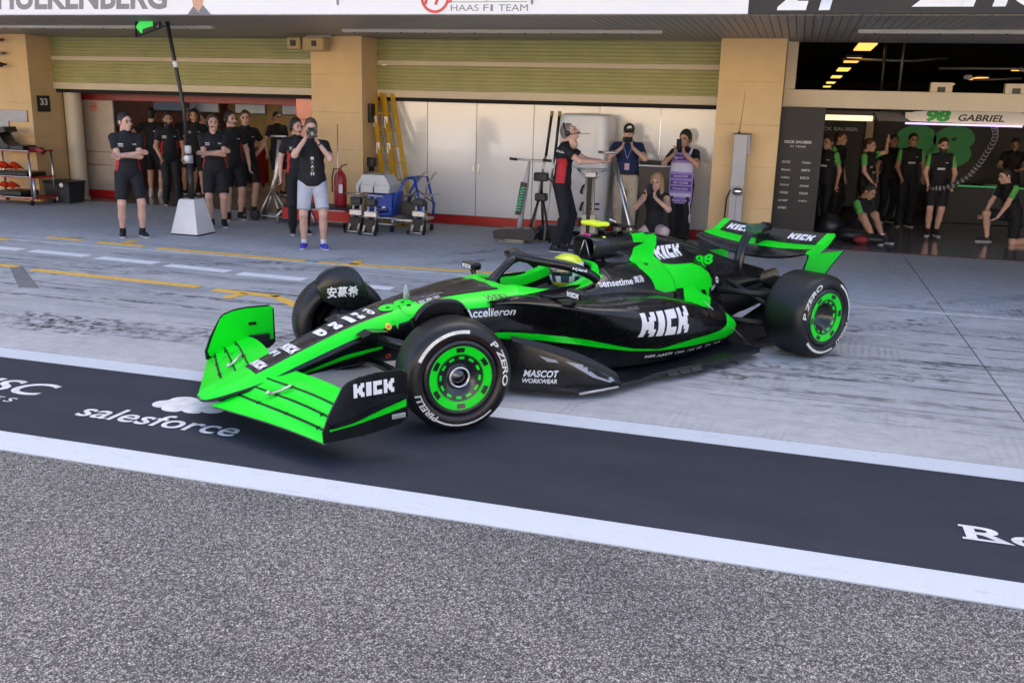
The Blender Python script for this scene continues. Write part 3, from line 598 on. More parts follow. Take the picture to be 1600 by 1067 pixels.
for side in (1, -1):
    for i in range(4):
        e = wing_element('front_wing_flap', i, side, GREEN)
        # dark lip that shows in the slot behind each element, grey lip under the leading edge
        lip = []
        for t_ in np.linspace(.03, 1, 12):
            tt = t_ ** 1.05; j = 2 * i + 1 if i < 3 else 0; s_ = INN[j][0] + (TIP[j][0] - INN[j][0]) * tt + EX[j] * math.sin(math.pi * t_) * .6; z_ = INN[j][1] + (TIP[j][1] - INN[j][1]) * tt + .026 * math.sin(math.pi * t_ ** 1.3) * (.4 + .1 * j)
            lip.append(S(s_ + (.006 if i < 3 else .008), side * (.13 + .905 * t_), z_ + (.001 if i < 3 else -.008)))
        MB().tube(lip, .0085 if i < 3 else .010, 6, flat=.7).build('slot_lip' if i < 3 else 'leading_edge_lip', CARBON2 if i < 3 else mat('lip_grey', (.06, .06, .065), .45, var=.1), CAR)
    epo = []
    mb = MB(); cur = lambda s: .03 * max(0, (s + .75) / .3) if s > -.75 else 0
    mb.prism([(-s, z) for s, z in EPP], 'y', side * 1.032, side * 1.046)
    ep = mb.build('front_wing_endplate', CARBON if side > 0 else CARBON, CAR)
    if side > 0: epL = ep
    decal('endplate_inner_paint', poly_shape([(-s * 1. - (.008 if s < -.9 else -.008), z) for s, z in [(-.97, .16), (-.985, .20), (-.945, .30), (-.865, .436), (-.833, .46), (-.76, .484), (-.66, .494), (-.458, .491), (-.458, .232), (-.60, .232), (-.61, .20), (-.64, .225), (-.66, .20), (-.72, .15)]]), GREEN, (0, side * 1.031 if side > 0 else side * 1.0285, 0), (1, 0, 0), (0, 0, 1), CAR)
    # dive plane and its green edge on the outer face
    dp = cr_spline([(-.945, .235), (-.80, .262), (-.62, .32), (-.46, .345)], 5)
    MB().grid([[S(s, side * 1.046, z), S(s, side * (1.075 + .02 * math.sin(3 * k / 15)), z - .004), S(s, side * (1.073 + .02 * math.sin(3 * k / 15)), z - .016), S(s, side * 1.046, z - .014)] for k, (s, z) in enumerate(dp)]).build('dive_plane', CARBON, CAR, auto=30)
    decal('endplate_stripe', poly_shape([(.955, .210), (.80, .228), (.62, .276), (.46, .316), (.46, .270), (.62, .240), (.80, .210), (.955, .198)]), GREEN, (0, side * 1.0475, 0), (1, 0, 0), (0, 0, 1), CAR)
    MB().box(.47, .56, side * 1.047, side * 1.06, .205, .235, .004).build('endplate_foot', ALU, CAR)
    # slot gap separators on the flaps
    for t, i in ((.25, 0), (.55, 0), (.86, 0), (.30, 1), (.78, 1), (.32, 2), (.80, 2)):
        y = .13 + .905 * t; tt = t ** 1.05; j = 2 * i + 1
        s = INN[j][0] + (TIP[j][0] - INN[j][0]) * tt; z = INN[j][1] + (TIP[j][1] - INN[j][1]) * tt + .026 * math.sin(math.pi * t ** 1.3) * (.4 + .1 * j)
        MB().box(-s - .025, -s + .012, side * y - .003, side * y + .003, z - .012, z + .011, .002).build('slot_bracket', CARBON2, CAR)
    for t in (.42,):
        MB().tube([S(-1.05, side * .36, .25), S(-.99, side * .40, .275), S(-.93, side * .44, .31)], .009, 6).build('flap_adjuster', ALU, CAR)
        MB().ball(S(-1.05, side * .36, .262), .016, 8).build('flap_adjuster', ALU, CAR)
MB().box(.60, .66, -1.029, -1.02, .36, .385, .003).build('endplate_sensor', CARBON2, CAR)
MB().box(.505, .66, -1.0285, -1.0, .225, .285, .004).build('endplate_cutout', CARBON2, CAR)
for z, a in ((.19, 0), (.235, 1)):                                       # black arc marks on the far flap
    pass
# ---- halo
hp = cr_spline([(1.56, .39, .755), (1.48, .378, .805), (1.32, .335, .868), (1.14, .20, .905), (1.075, 0, .915)], 6)
hl = [S(*p) for p in hp] + [S(p[0], -p[1], p[2]) for p in hp[::-1][1:]]
halo = MB().tube(hl, .032, 12, flat=1.15).build('halo', CARBON, CAR)
MB().tube([S(.80, 0, .70), S(.86, 0, .745), S(.95, 0, .825), S(1.03, 0, .885), S(1.10, 0, .905)], [.07, .045, .036, .038, .042], 12, flat=.8).build('halo_pillar', CARBON, CAR)
MB().prism([(-.70, .725), (-.95, .77), (-.93, .80), (-.86, .755)], 'y', -.03, .03).build('halo_fairing', CARBON, CAR)
# ---- headrest surround
for side in (1, -1):
    rows = [[S(s, side * yo, z), S(s, side * (yo - .03), z + .045), S(s, side * (yo - .10), z + .04), S(s, side * (yo - .115), z - .03)] for s, yo, z in cr_spline([(1.10, .345, .665), (1.3, .352, .655), (1.5, .345, .70), (1.66, .30, .765), (1.72, .20, .795), (1.74, .02, .80)], 4)]
    MB().grid(rows).build('headrest', GREEN, CAR, auto=50)
# ---- mirrors
for side in (1, -1):
    MB().box(-1.165, -1.075, side * .60, side * .79, .705, .765, .018).build('wing_mirror', CARBON, CAR)
    MB().grid([[S(1.167, side * y, z) for y in (.615, .775)] for z in (.715, .755)]).build('mirror_glass', mat('mirror_glass', (.7, .72, .75), .03, metal=1., var=.02), CAR)
    MB().tube([S(1.11, side * .63, .72), S(1.05, side * .52, .69), S(1.0, side * .42, .68)], .010, 8, flat=2.).build('mirror_stay', CARBON, CAR)
    MB().tube([S(1.12, side * .70, .708), S(1.12, side * .66, .66), S(1.14, side * .60, .64)], .008, 8, flat=2.).build('mirror_stay', CARBON, CAR)
# ---- camera pod and sensors on the roll hoop
MB().box(-1.93, -1.80, -.13, .09, 1.105, 1.14, .014).build('camera_pod', YELF, CAR)
MB().prism([(-1.99, 1.10), (-2.16, 1.085), (-2.16, 1.10), (-1.98, 1.132)], 'y', -.10, .12).build('camera_pod_tail', CARBON, CAR)
MB().tube([S(1.92, 0, 1.03), S(1.90, 0, 1.11)], .04, 10, flat=.5).build('camera_stem', CARBON, CAR)
MB().tube([S(2.10, 0, 1.05), S(2.06, 0, 1.13), S(2.0, .0, 1.15)], .006, 6).build('antenna', WHITEINK, CAR)
MAG = mat('magenta_glass', (.75, .02, .35), .3, var=.1)
for k in range(3): MB().ball(S(1.78, -.05 + .035 * k, 1.04 - .004 * k), .013, 8).build('sensor_lens', MAG, CAR)
MB().ball(S(1.86, .10, 1.02), .018, 8, (1.3, .8, .8)).build('sensor_cap', YELF, CAR)
MB().tube([S(.12, .02, .655), S(.10, .03, .78)], [.012, .004], 6, flat=3.).build('pitot_mast', mat('clear_plastic_grey', (.4, .42, .42), .3, var=.1), CAR)
# ---- front suspension and brake ducts
for side in (1, -1):
    for a, c, r in (((-.30, .20, .50), (-.05, .74, .46), .016), ((.42, .31, .545), (.06, .74, .46), .016), ((-.28, .19, .335), (-.04, .76, .20), .015), ((.40, .30, .30), (.06, .76, .20), .015), ((.02, .25, .58), (.02, .74, .25), .013), ((-.12, .21, .43), (-.12, .74, .36), .012)):
        MB().tube([S(a[0], side * a[1], a[2]), S(c[0], side * c[1], c[2])], r, 8, flat=2.2).build('wishbone', CARBON, CAR)
    MB().prism([(.37, .515), (.30, .545), (.18, .535), (.12, .49), (.22, .475), (.32, .49)], 'y', side * .19, side * .31).build('suspension_fairing', CARBON, CAR)
    MB().lathe([(.05, -.06), (.15, -.05), (.165, .0), (.165, .08), (.10, .1)], S(0, side * .72, .36), (0, side, 0), 18).build('brake_duct', CARBON2, CAR)
    MB().box(.05, .16, side * .64, side * .70, .27, .42, .012).build('brake_scoop', mat('scoop_grey', (.05, .06, .09), .3, var=.1), CAR)
# ---- rear end: gearbox, crash structure, exhaust, suspension, diffuser
MB().tube(cr_spline([S(3.0, 0, .36), S(3.5, 0, .36), S(3.95, 0, .40), S(4.35, 0, .40)], 4).tolist(), [.20, .19, .18, .16, .15, .15, .14, .13, .12, .11, .09, .075, .05], 12).build('gearbox', CARBON2, CAR)
MB().tube([S(3.72, .02, .50), S(3.92, .02, .515), S(4.10, .02, .535)], [.058, .062, .062], 16, cap=False).build('exhaust_pipe', mat('exhaust_metal', (.20, .16, .11), .4, metal=.8, var=.25, scale=12), CAR)
MB().lathe([(0, 0), (.056, 0)], S(4.06, .02, .53), (-1, 0, .08), 16).build('exhaust_bore', INTAKE, CAR)
for side in (1, -1):
    for a, c, r in (((3.15, .16, .50), (3.55, .66, .47), .014), ((3.85, .12, .48), (3.62, .66, .47), .014), ((3.1, .18, .26), (3.54, .66, .22), .014), ((3.8, .14, .27), (3.64, .66, .22), .014), ((3.3, .15, .56), (3.58, .66, .28), .012), ((3.75, .14, .40), (3.70, .66, .33), .012)):
        MB().tube([S(a[0], side * a[1], a[2]), S(c[0], side * c[1], c[2])], r, 8, flat=2.).build('wishbone', CARBON2, CAR)
    MB().lathe([(.06, -.05), (.16, -.04), (.17, .03), (.16, .1), (.06, .12)], S(3.6, side * .60, .36), (0, side, 0), 18).build('brake_duct', CARBON2, CAR)
    MB().grid([[S(3.2, side * y, .08), S(3.55, side * y, .13), S(3.9, side * y * .95, .26), S(4.05, side * y * .95, .36)] for y in (.05, .2, .35, .5)]).build('diffuser', CARBON2, CAR)
    MB().tube([S(2.75, side * .40, .47), S(3.08, side * .66, .11)], .0045, 6).build('floor_stay', STEEL, CAR)
# ---- rear wing
def wing_plane(name, prof, half, drop, m, n=17, wgt=None, mi=None, tip=None):
    """prof: closed (s,z) loop; drop(t) lowers the middle"""
    rows = []
    for y in np.linspace(-half, half, n):
        t = abs(y) / half; d = drop(t); rows.append([S(s, y, z + d * (wgt[q] if wgt else 1)) for q, (s, z) in enumerate(prof)])
    mb = MB().grid(rows, closed=True); k = len(prof)
    if tip: mb.mi = [0 if abs(mb.v[f[0]][1] + mb.v[f[2]][1]) / 2 > tip else 1 for f in mb.f]
    if mi: mb.mi = [mi[q % k] for q in range(len(mb.f))]
    mb.add(rows[0], [tuple(range(k))]); mb.add(rows[-1], [tuple(range(k))]); return mb.build(name, m, CAR, auto=40)
sag = lambda t: -.075 * (1 - t ** 2.2)
mainplane = wing_plane('rear_wing_mainplane', [(3.70, .845), (3.73, .868), (3.80, .879), (3.955, .905), (3.96, .898), (3.86, .868), (3.78, .838), (3.72, .832)], .645, sag, [GREEN, CARBON], 17, [1.25, 1.1, .6, .45, .45, 1., 1.2, 1.3], [1, 1, 0, 1, 1, 1, 1, 1])
sag2 = lambda t: -.028 * (1 - t ** 2.2)
flap = wing_plane('rear_wing_flap', [(3.945, .905), (3.96, .918), (4.03, .962), (4.09, .998), (4.097, .994), (4.05, .955), (3.99, .915), (3.955, .898)], .645, sag2, [GREEN, CARBON], 33, None, None, .545)
MB().box(-3.99, -3.82, -.008, .008, .80, .93).build('drs_pod', CARBON, CAR)
MB().tube([S(3.80, 0, .955), S(3.90, 0, .99), S(3.99, 0, .99)], [.03, .04, .03], 10, flat=1.3).build('drs_actuator', CARBON, CAR)
MB().tube(cr_spline([S(3.60, 0, .52), S(3.60, 0, .68), S(3.63, 0, .82), S(3.70, 0, .93), S(3.80, 0, .975), S(3.88, 0, .96)], 4).tolist(), [.055] * 8 + [.05] * 5 + [.045] * 5 + [.05] * 3, 10, flat=.5).build('wing_pylon', CARBON, CAR)
MB().box(-3.84, -3.70, -.05, .05, .935, 1.03, .02).build('pylon_head', mat('pylon_head_green', (.015, .09, .04), .3, var=.2, coat=.5), CAR)
for side in (1, -1):
    out = cr_spline([(3.73, .652, .835), (3.74, .645, .80), (3.74, .62, .72), (3.78, .58, .62), (3.84, .56, .50)], 4); bck = cr_spline([(4.235, .652, .835), (4.20, .645, .80), (4.14, .62, .72), (4.10, .58, .62), (4.08, .56, .50)], 4)
    rows = [[S(a[0] + (c[0] - a[0]) * q, side * (a[1] + (c[1] - a[1]) * q), a[2] + (c[2] - a[2]) * q) for q in (0, .33, .66, 1.)] for a, c in zip(out, bck)]
    r2 = [[(x, y - side * .010, z) for x, y, z in r] for r in rows]
    mb = MB(); mb.grid(rows); mb.grid(r2); mb.grid([rows[0], r2[0]]); mb.grid([rows[-1], r2[-1]]); mb.grid([[r[0], q[0]] for r, q in zip(rows, r2)]); mb.grid([[r[-1], q[-1]] for r, q in zip(rows, r2)])
    if side < 0: mb.mi = [1 if (mb.v[f[0]][2] > .70) else 0 for f in mb.f]
    mb.build('rear_wing_endplate', [GREEN, CARBON], CAR, auto=40)
    MB().tube([rows[k][0] for k in range(len(rows))], .007, 6).build('endplate_edge', CARBON, CAR); MB().tube([rows[k][-1] for k in range(len(rows))], .007, 6).build('endplate_edge', CARBON, CAR)
    MB().prism([(-3.72, .845), (-3.96, .90), (-4.10, .99), (-4.09, .97), (-4.0, .89), (-3.90, .84), (-3.73, .832)], 'y', side * .644, side * .650).build('wing_tip', GREEN, CAR)
bm_o = wing_plane('beam_wing', [(3.85, .50), (3.88, .52), (4.02, .56), (4.03, .55), (3.92, .50)], .54, lambda t: -.02 * (1 - t * t), [CARBON2])

# ---- wheels
def arc_text(name, txt, r0, r1, a_mid, span, place, m, parent, bold=.03, flip=1):
    """lettering bent round the sidewall: place(r, a) gives the point"""
    v, f = fit_shape(text_shape(txt, 1., bold, .15), 1., 1.)
    bm = bmesh.new(); vs = [bm.verts.new((p[0], p[1], 0)) for p in v]
    for q in f:
        try: bm.faces.new([vs[i] for i in q])
        except ValueError: pass
    bmesh.ops.remove_doubles(bm, verts=bm.verts, dist=1e-6)
    for p in bm.verts: p.co = Vector(place(r0 + (r1 - r0) * p.co.y, a_mid + flip * span * (p.co.x - .5)))
    me = bpy.data.meshes.new(name); bm.to_mesh(me); bm.free(); return obj(name, me, m, parent)
def wheel(s0, yc, side, width, steer, front, spin):
    w = bpy.data.objects.new('wheel', None); COL.objects.link(w); w.parent = CAR; w.location = S(s0, yc, .36); w.rotation_euler = (0, 0, steer); w.empty_display_size = .1
    h = width / 2; R = .36; rb = .243
    prof = [(rb, -h + .015), (rb + .02, -h - .002), (.285, -h - .006), (.318, -h + .002), (.341, -h + .018), (.353, -h + .042), (.3585, -h + .08), (R, 0)]
    full = prof + [(r, -t) for r, t in prof[::-1][1:]]
    MB().lathe(full + [(rb - .01, h - .06), (rb - .01, -h + .06)], (0, 0, 0), (0, 1, 0), 72, close=True).build('tyre', TYRE, w)
    yo = side * h
    rr = [(.0, .075), (.06, .072), (.075, .03), (.12, .022), (.16, .012), (.205, .004), (.214, .008), (.226, -.004), (.238, .004), (.244, .01)] if front else [(.0, .12), (.07, .118), (.105, .05), (.125, .022), (.16, .012), (.205, .004), (.214, .008), (.226, -.004), (.238, .004), (.244, .01)]
    dep = lambda r: float(np.interp(r, [q[0] for q in rr], [q[1] for q in rr]))
    rim = MB().lathe([(r, side * (h - d)) for r, d in rr], (0, 0, 0), (0, 1, 0), 64).build('rim', RIMB, w)
    MB().lathe([(.244, side * (h - .02)), (.20, 0), (.19, -side * h)], (0, 0, 0), (0, 1, 0), 32).build('barrel', RIMB, w)
    pl = lambda r, a, o=.002: (r * math.cos(a) , side * (h - dep(r) + o), r * math.sin(a))
    def arc(name, r0, r1, a0, a1, m, n=6, o=.002, plf=None):
        plf = plf or pl; rows = [[plf(r0 + (r1 - r0) * q / 2, a0 + (a1 - a0) * k / n, o) for q in range(3)] for k in range(n + 1)]
        return MB().grid(rows).build(name, m, w)
    gaps = 6
    arc('rim_ring', .157, .207, 0, 2 * math.pi, GREEN, 64)
    for k in range(gaps):
        a = spin + 2 * math.pi * k / gaps; arc('rim_slot', .167, .198, a, a + .30, RIMB, 5, .0035)
    arc('rim_ring', .1515, .1545, 0, 2 * math.pi, GREEN, 64)
    for k in range(12):
        a = spin + .1 + 2 * math.pi * k / 12; arc('rim_dash', .122, .138, a, a + .27, GREEN, 4)
    if front:
        MB().lathe([(.057, 0), (.057, .012), (.068, .012), (.068, 0)], (0, side * (h - .035), 0), (0, side, 0), 36).build('hub_ring', mat('hub_silver', (.72, .72, .74), .25, metal=.6, var=.05), w)
        MB().lathe([(0, .02), (.02, .018), (.045, .004), (.055, 0)], (0, side * (h - .05), 0), (0, side, 0), 24).build('wheel_nut', mat('nut_dark', (.10, .10, .11), .25, metal=1., var=.3, scale=30), w)
    else:
        MB().ball((.03, side * (h - .10), .01), .014, 10).build('wheel_nut', ALU, w)
    # sidewall: pale band arcs and maker lettering
    sw = lambda r, a, o=.0035: (r * math.cos(a), side * (float(np.interp(r, [q[0] for q in prof], [-q[1] for q in prof])) + o), r * math.sin(a))
    fl = 1 if side > 0 else -1
    return w, arc, sw
FRW, RRW = .305, .405
for side, yc, front in ((1, .8325, True), (-1, -.8325, True), (1, .7975, False), (-1, -.7975, False)):
    s0 = 0 if front else 3.6; wd = FRW if front else RRW
    w, arc, sw = wheel(s0, yc, side, wd, STEER if front else 0, front, .35 if front else .8)
    # angles: seen from the car's left, forward (+x) is to the left; a = 0 is forward, 90 deg is up
    if front:
        rows = []
        for s_, zc, zb in cr_spline([(-.215, .70, .665), (-.17, .755, .58), (-.10, .80, .535), (.0, .808, .50), (.09, .785, .50), (.15, .70, .51), (.185, .60, .53)], 4):
            rows.append([(-s_, side * (y_ - .8325), z_ - .36) for y_, z_ in ((.645, zb), (.645, (zb + zc) / 2), (.655, zc - .02), (.665, zc), (.72, zc + .004), (.725, zc - .012), (.67, zc - .02), (.658, zb))])
        fr = MB().grid(rows, closed=True).build('wheel_fairing', CARBON, w, auto=35)
        if side < 0: fairR = fr; wheelR = w
        arc('tyre_band', .290, .311, rad(25), rad(100), TYREM, 14, .003, sw); arc('tyre_band', .298, .310, rad(228), rad(305), TYREM, 14, .003, sw)
        arc('tyre_seam', .262, .2635, 0, 2 * math.pi, mat('seam_red', (.25, .06, .06), .6), 64, .003, sw)
        if side > 0:
            arc_text('tyre_lettering', 'P ZERO', .277, .318, rad(163), rad(62), sw, TYREM, w, .03); arc_text('tyre_lettering', 'PIRELLI', .277, .316, rad(-37), rad(42), sw, TYREM, w, .03)
    else:
        arc('tyre_band', .290, .311, rad(118), rad(190), TYREM, 14, .003, sw); arc('tyre_band', .290, .311, rad(-40), rad(-112), TYREM, 14, .003, sw)
        if side > 0:
            arc_text('tyre_lettering', 'P ZERO', .277, .318, rad(35), rad(68), sw, TYREM, w, .03); arc_text('tyre_lettering', 'PIRELLI', .277, .316, rad(215), rad(42), sw, TYREM, w, .03)
# ---- livery and lettering laid on the bodywork (paint films, each its own part)
BV = bvh_of(chassis, cover, airbox, podL); BVP = bvh_of(podL, chassis, floor); BVC = bvh_of(chassis); BVN = bvh_of(chassis)
def side_print(name, sh, m, bvh=BV, cell=.022, off=.003, side=1, maxd=1.3, stretch=4.5):
    return decal(name, sh, m, (0, side * 1.3, 0), (-1, 0, 0), (0, 0, 1), CAR, bvh, (0, -side, 0), cell, off, maxd, True, stretch)
def smooth_poly(pts, n=5):
    q = cr_spline(pts + pts[:1], n)[:-1]; return poly_shape([tuple(p) for p in q])
GP = [(2.19, 1.06), (2.50, 1.03), (2.50, .985), (2.49, .93), (2.41, .84), (2.42, .79), (2.50, .778), (2.755, .768), (2.89, .728), (2.99, .662), (3.025, .60), (3.02, .55), (2.94, .53), (2.68, .57), (2.55, .592), (2.26, .598), (2.15, .635), (2.125, .71), (2.10, .752), (2.08, .79), (2.10, .84), (2.15, .885), (2.18, .925), (2.34, .955), (2.17, .968), (2.165, 1.01)]
for side in (1, -1):
    bv = BV if side > 0 else bvh_of(chassis, cover, airbox)
    side_print('engine_cover_panel', poly_shape(GP), GREEN, bv, .02, .0035, side, 1.3, 14)
decal('engine_cover_panel', poly_shape([(2.60, .28), (2.98, .22), (2.93, .30), (2.82, .40), (2.66, .53), (2.50, .62), (2.36, .63), (2.46, .47)]), GREEN, (0, 0, 1.4), (-1, 0, 0), (0, 1, 0), CAR, bvh_of(podL, cover), (0, 0, -1), .02, .004, 1.4, True, 9)
STRIPE = [(.62, .452), (.742, .443), (.90, .42), (1.079, .391), (1.374, .34), (1.562, .294), (1.719, .255), (1.97, .228), (2.128, .255), (2.328, .275), (2.55, .272), (2.72, .275), (2.80, .30), (2.87, .356), (2.93, .375), (3.02, .31), (3.08, .25), (3.04, .19), (2.90, .165), (2.526, .19), (2.171, .205), (1.97, .216), (1.709, .236), (1.396, .285), (1.085, .342), (.90, .372), (.749, .393), (.62, .405)]
side_print('sidepod_stripe', poly_shape(STRIPE), GREEN, BVP, .02, .004)
bvr = BVH_R = None
PIN = [(-1.02, .222), (-.705, .288), (-.44, .35), (-.18, .398), (-.18, .418), (-.44, .385), (-.705, .312), (-1.02, .236)]
side_print('nose_pinstripe', poly_shape(PIN), GREEN, BVC, .02); side_print('nose_pinstripe', poly_shape(PIN), GREEN, BVC, .02, .003, -1)
kv, kf = fit_shape(KICK, .50, .20); kv = [(1.668 + x - .32 * y * (1 - x / .5), .372 + y - .03 * x) for x, y in kv]
side_print('sponsor_kick', (kv, kf), LOGOW, bvh_of(podL), .02)
side_print('sponsor_kick', fit_shape(KICK, .345, .098, (2.435, .812), -.04), LOGOW, bvh_of(cover), .02)
side_print('sponsor_lettering', fit_shape(text_shape('sensetime', 1, .02), .33, .045, (1.575, .698)), LOGOW, BV, .03); side_print('sponsor_lettering', fit_shape(text_shape('商汤', 1, .02), .11, .048, (1.925, .702)), LOGOW, BV, .03)
side_print('sponsor_lettering', fit_shape(text_shape('Accelleron', 1, .015), .375, .060, (.395, .572), .1), LOGOW, BV, .03)
BLK = mat('print_black', (.01, .03, .012), .5, var=.1)
side_print('sponsor_lettering', fit_shape(text_shape('WEB3', 1, .0), .17, .030, (.585, .678)), BLK, BVC, .03); side_print('sponsor_lettering', fit_shape(text_shape('PARTNERS', 1, .0), .2, .014, (.585, .658)), BLK, BVC, .03)
BVF = bvh_of(fenceL)
side_print('sponsor_lettering', fit_shape(text_shape('MASCOT', 1, .03, .2), .20, .052, (.745, .158)), LOGOW, BVF, .03); side_print('sponsor_lettering', fit_shape(text_shape('WORKWEAR', 1, .03, .15), .20, .034, (.74, .112)), LOGOW, BVF, .03)
VG = mat('fence_window_grey', (.30, .31, .36), .35, var=.15, scale=20)
side_print('fence_window', poly_shape([(.99, .275), (1.20, .225), (1.30, .165), (1.345, .115), (1.30, .108), (1.17, .155)]), VG, BVF, .03); side_print('fence_window', poly_shape([(1.14, .215), (1.20, .205), (1.29, .14), (1.30, .122), (1.21, .158)]), INTAKE, BVF, .03, .006)
side_print('fence_panel', poly_shape([(.83, .315), (.93, .285), (.95, .265), (.88, .272)]), VG, BVF, .03)
side_print('car_number', fit_shape(text_shape('98', 1, .04, .2), .26, .085, (2.965, .705)), GREEN, bvh_of(cover), .03); side_print('sponsor_lettering', fit_shape(text_shape('zero', 1, .02, .2), .13, .03, (3.0, .515)), LOGOW, bvh_of(cover), .03)
side_print('sponsor_emblem', ([(p[0] * .8 + 3.185, p[1] + .575) for p in ring_shape(.013, .028)[0]], ring_shape(.013, .028)[1]), LOGOW, bvh_of(cover), .03)
side_print('sponsor_lettering', fit_shape(text_shape('RAYLONG', 1, .0), .10, .018, (1.52, .60)), GREYINK, BV, .03)
for k, (a, w) in enumerate(((1.86, .10), (1.98, .16), (2.18, .12), (2.34, .10), (2.48, .07), (2.62, .08), (2.76, .10))):
    side_print('sponsor_lettering', fit_shape(text_shape(('SINGHA', 'ARETI', 'Cielo', 'CoreKita', 'zoomex', 'Orlen', 'camozzi')[k], 1, .01), w, .022, (a, .158 - .012 * k * .4)), LOGOW, BVP, .04)
side_print('sponsor_emblem', ([(p[0] - .137, p[1] + .548) for p in disc_shape(.022)[0]], disc_shape(.022)[1]), mat('shell_yellow', (.75, .62, .03), .4), BVC, .02)
side_print('sponsor_emblem', ([(p[0] - .137, p[1] + .548) for p in disc_shape(.008)[0]], disc_shape(.008)[1]), REDINK, BVC, .02, .006)
side_print('sponsor_emblem', ([(p[0] - .125, p[1] + .335) for p in ring_shape(.009, .02)[0]], ring_shape(.009, .02)[1]), mat('emblem_orange', (.7, .09, .03), .4), BVC, .02)
def top_print(name, sh, m, s, y, from_front=True, bvh=BVC):
    U, V = ((0, 1, 0), (-1, 0, 0)) if from_front else ((-1, 0, 0), (0, -1, 0))
    return decal(name, sh, m, (-s, y, 1.4), U, V, CAR, bvh, (0, 0, -1), .03, .0035, 1.4)
top_print('sponsor_kick', fit_shape(KICK, .17, .062), LOGOW, -1.0, -.085)
top_print('sponsor_lettering', fit_shape(text_shape('F1', 1, .05), .09, .05), LOGOW, -.865, -.09); top_print('sponsor_kick', fit_shape(KICK, .19, .07), LOGOW, -.79, -.09)
top_print('sponsor_lettering', fit_shape(text_shape('ID', 1, .09), .15, .06), LOGOW, -.565, -.07); top_print('sponsor_lettering', fit_shape(text_shape('M', 1, .09), .15, .055), LOGOW, -.455, -.07)
for s_, t_ in ((-.345, 'I'), (-.275, 'H'), (-.195, 'TO')): top_print('sponsor_lettering', fit_shape(text_shape(t_, 1, .08), .17, .04), LOGOW, s_, -.085)
decal('car_number', fit_shape(text_shape('98', 1, .05), .24, .25), GREEN, (.12, .24, 1.4), (-1, 0, 0), (0, -1, 0), CAR, BVC, (0, 0, -1), .03, .005, 1.4)
top_print('sponsor_lettering', fit_shape(text_shape('Cielo', 1, .02), .16, .055), GREYINK, .20, .12, False); top_print('sponsor_lettering', fit_shape(text_shape('安慕希', 1, .02), .17, .05), mat('print_grey', (.5, .5, .5), .5), .13, .19, False)
decal('sponsor_kick', fit_shape(KICK, .262, .083, (-.0, 0), -.02), LOGOW, S(-.803, 1.0485, .374), (-1, 0, 0), (0, 0, 1), CAR)
decal('sponsor_lettering', fit_shape(text_shape('Hyland', 1, .03), .115, .026), LOGOW, S(1.325, 1.0, .842), (-1, 0, -.22), (-.22, 0, 1), CAR, bvh_of(halo), (0, -1, 0), .02, .002, 1.2)
decal('sponsor_lettering', fit_shape(text_shape('Hyland', 1, .03), .10, .03), LOGOW, (-1.085, -.05, 1.4), (0, 1, 0), (-1, 0, 0), CAR, bvh_of(halo), (0, 0, -1), .02, .002, 1.2)
for side in (1, -1): decal('sponsor_kick', fit_shape(KICK, .13, .036), LOGOW, S(1.0735, side * .695 - .065, .717), (0, 1, 0), (0, 0, 1), CAR)
decal('sponsor_lettering', fit_shape(text_shape('安慕希', 1, .02), .235, .085), LOGOW, S(-.135, .9, .225), (-1, 0, 0), (0, 0, 1), wheelR, bvh_of(fairR), (0, -1, 0), .03, .003, 1.2)
BVW = bvh_of(flap); Vch = (Vector(S(4.092, 0, .9985)) - Vector(S(3.952, 0, .9035))).normalized(); Nch = Vector((0, 1, 0)).cross(Vch).normalized()
for y in (-.51, .215):
    decal('sponsor_kick', fit_shape(KICK, .27, .085), LOGOW, Vector(S(3.975, y, .919)) + Nch * .1, (0, 1, 0), Vch, CAR, BVW, -Nch, .03, .003, .4)
# far front wing: black arcs and a block mark on the flaps
decal('flap_mark', join_shapes(ring_shape(.030, .036, 10, rad(60), rad(250)), ([(p[0] - .045, p[1] - .05) for p in ring_shape(.030, .036, 10, rad(60), rad(250))[0]], ring_shape(.030, .036, 10)[1])), BLK, S(-.90, -.62, .6), (0, 1, 0), (-1, 0, 0), CAR, bvh_of(*[o for o in CAR.children if o.name.startswith('front_wing_flap')]), (0, 0, -1), .03, .003, .7)

# ---- the driver
DR = thing('person', 'racing driver in a yellow and white helmet sitting in the cockpit', 'person', CAR_POS, CAR_HEAD)
SUIT = mat('driver_suit', (.02, .02, .024), .7, var=.2, bump=.1)
HW = mat('helmet_white', (.66, .72, .80), .22, var=.06, coat=.5); HY = mat('helmet_yellow', (.68, .78, .03), .25, var=.06, coat=.5); HB = mat('helmet_blue', (.03, .07, .17), .25, var=.1, coat=.5); VIS = mat('visor_dark', (.015, .02, .03), .06, var=.1, coat=1.)
rows = [[S(s, w * math.cos(a), z + d * math.sin(a)) for a in np.linspace(0, 2 * math.pi, 17)[:-1]] for s, w, d, z in ((1.22, .02, .02, .44), (1.25, .14, .08, .45), (1.4, .20, .10, .50), (1.55, .22, .10, .56), (1.64, .16, .08, .60), (1.68, .02, .02, .62))]
MB().grid(rows, closed=True).build('body', SUIT, DR)
for side in (1, -1):
    MB().tube([S(1.55, side * .20, .58), S(1.35, side * .25, .52), S(1.12, side * .14, .56)], [.06, .052, .042], 10).build('sleeve', SUIT, DR)
    MB().tube([S(1.13, side * .15, .56), S(1.06, side * .12, .58)], [.04, .035], 8).build('glove', RUBBER, DR)
    for k in range(4): MB().tube([S(1.07, side * .12 + side * .012 * k - side * .02, .59), S(1.04, side * .12 + side * .012 * k - side * .02, .60 - .004 * k), S(1.05, side * .11 + side * .012 * k - side * .02, .575)], .009, 6).build('finger', RUBBER, DR)
HC = (1.58, 0, .768)
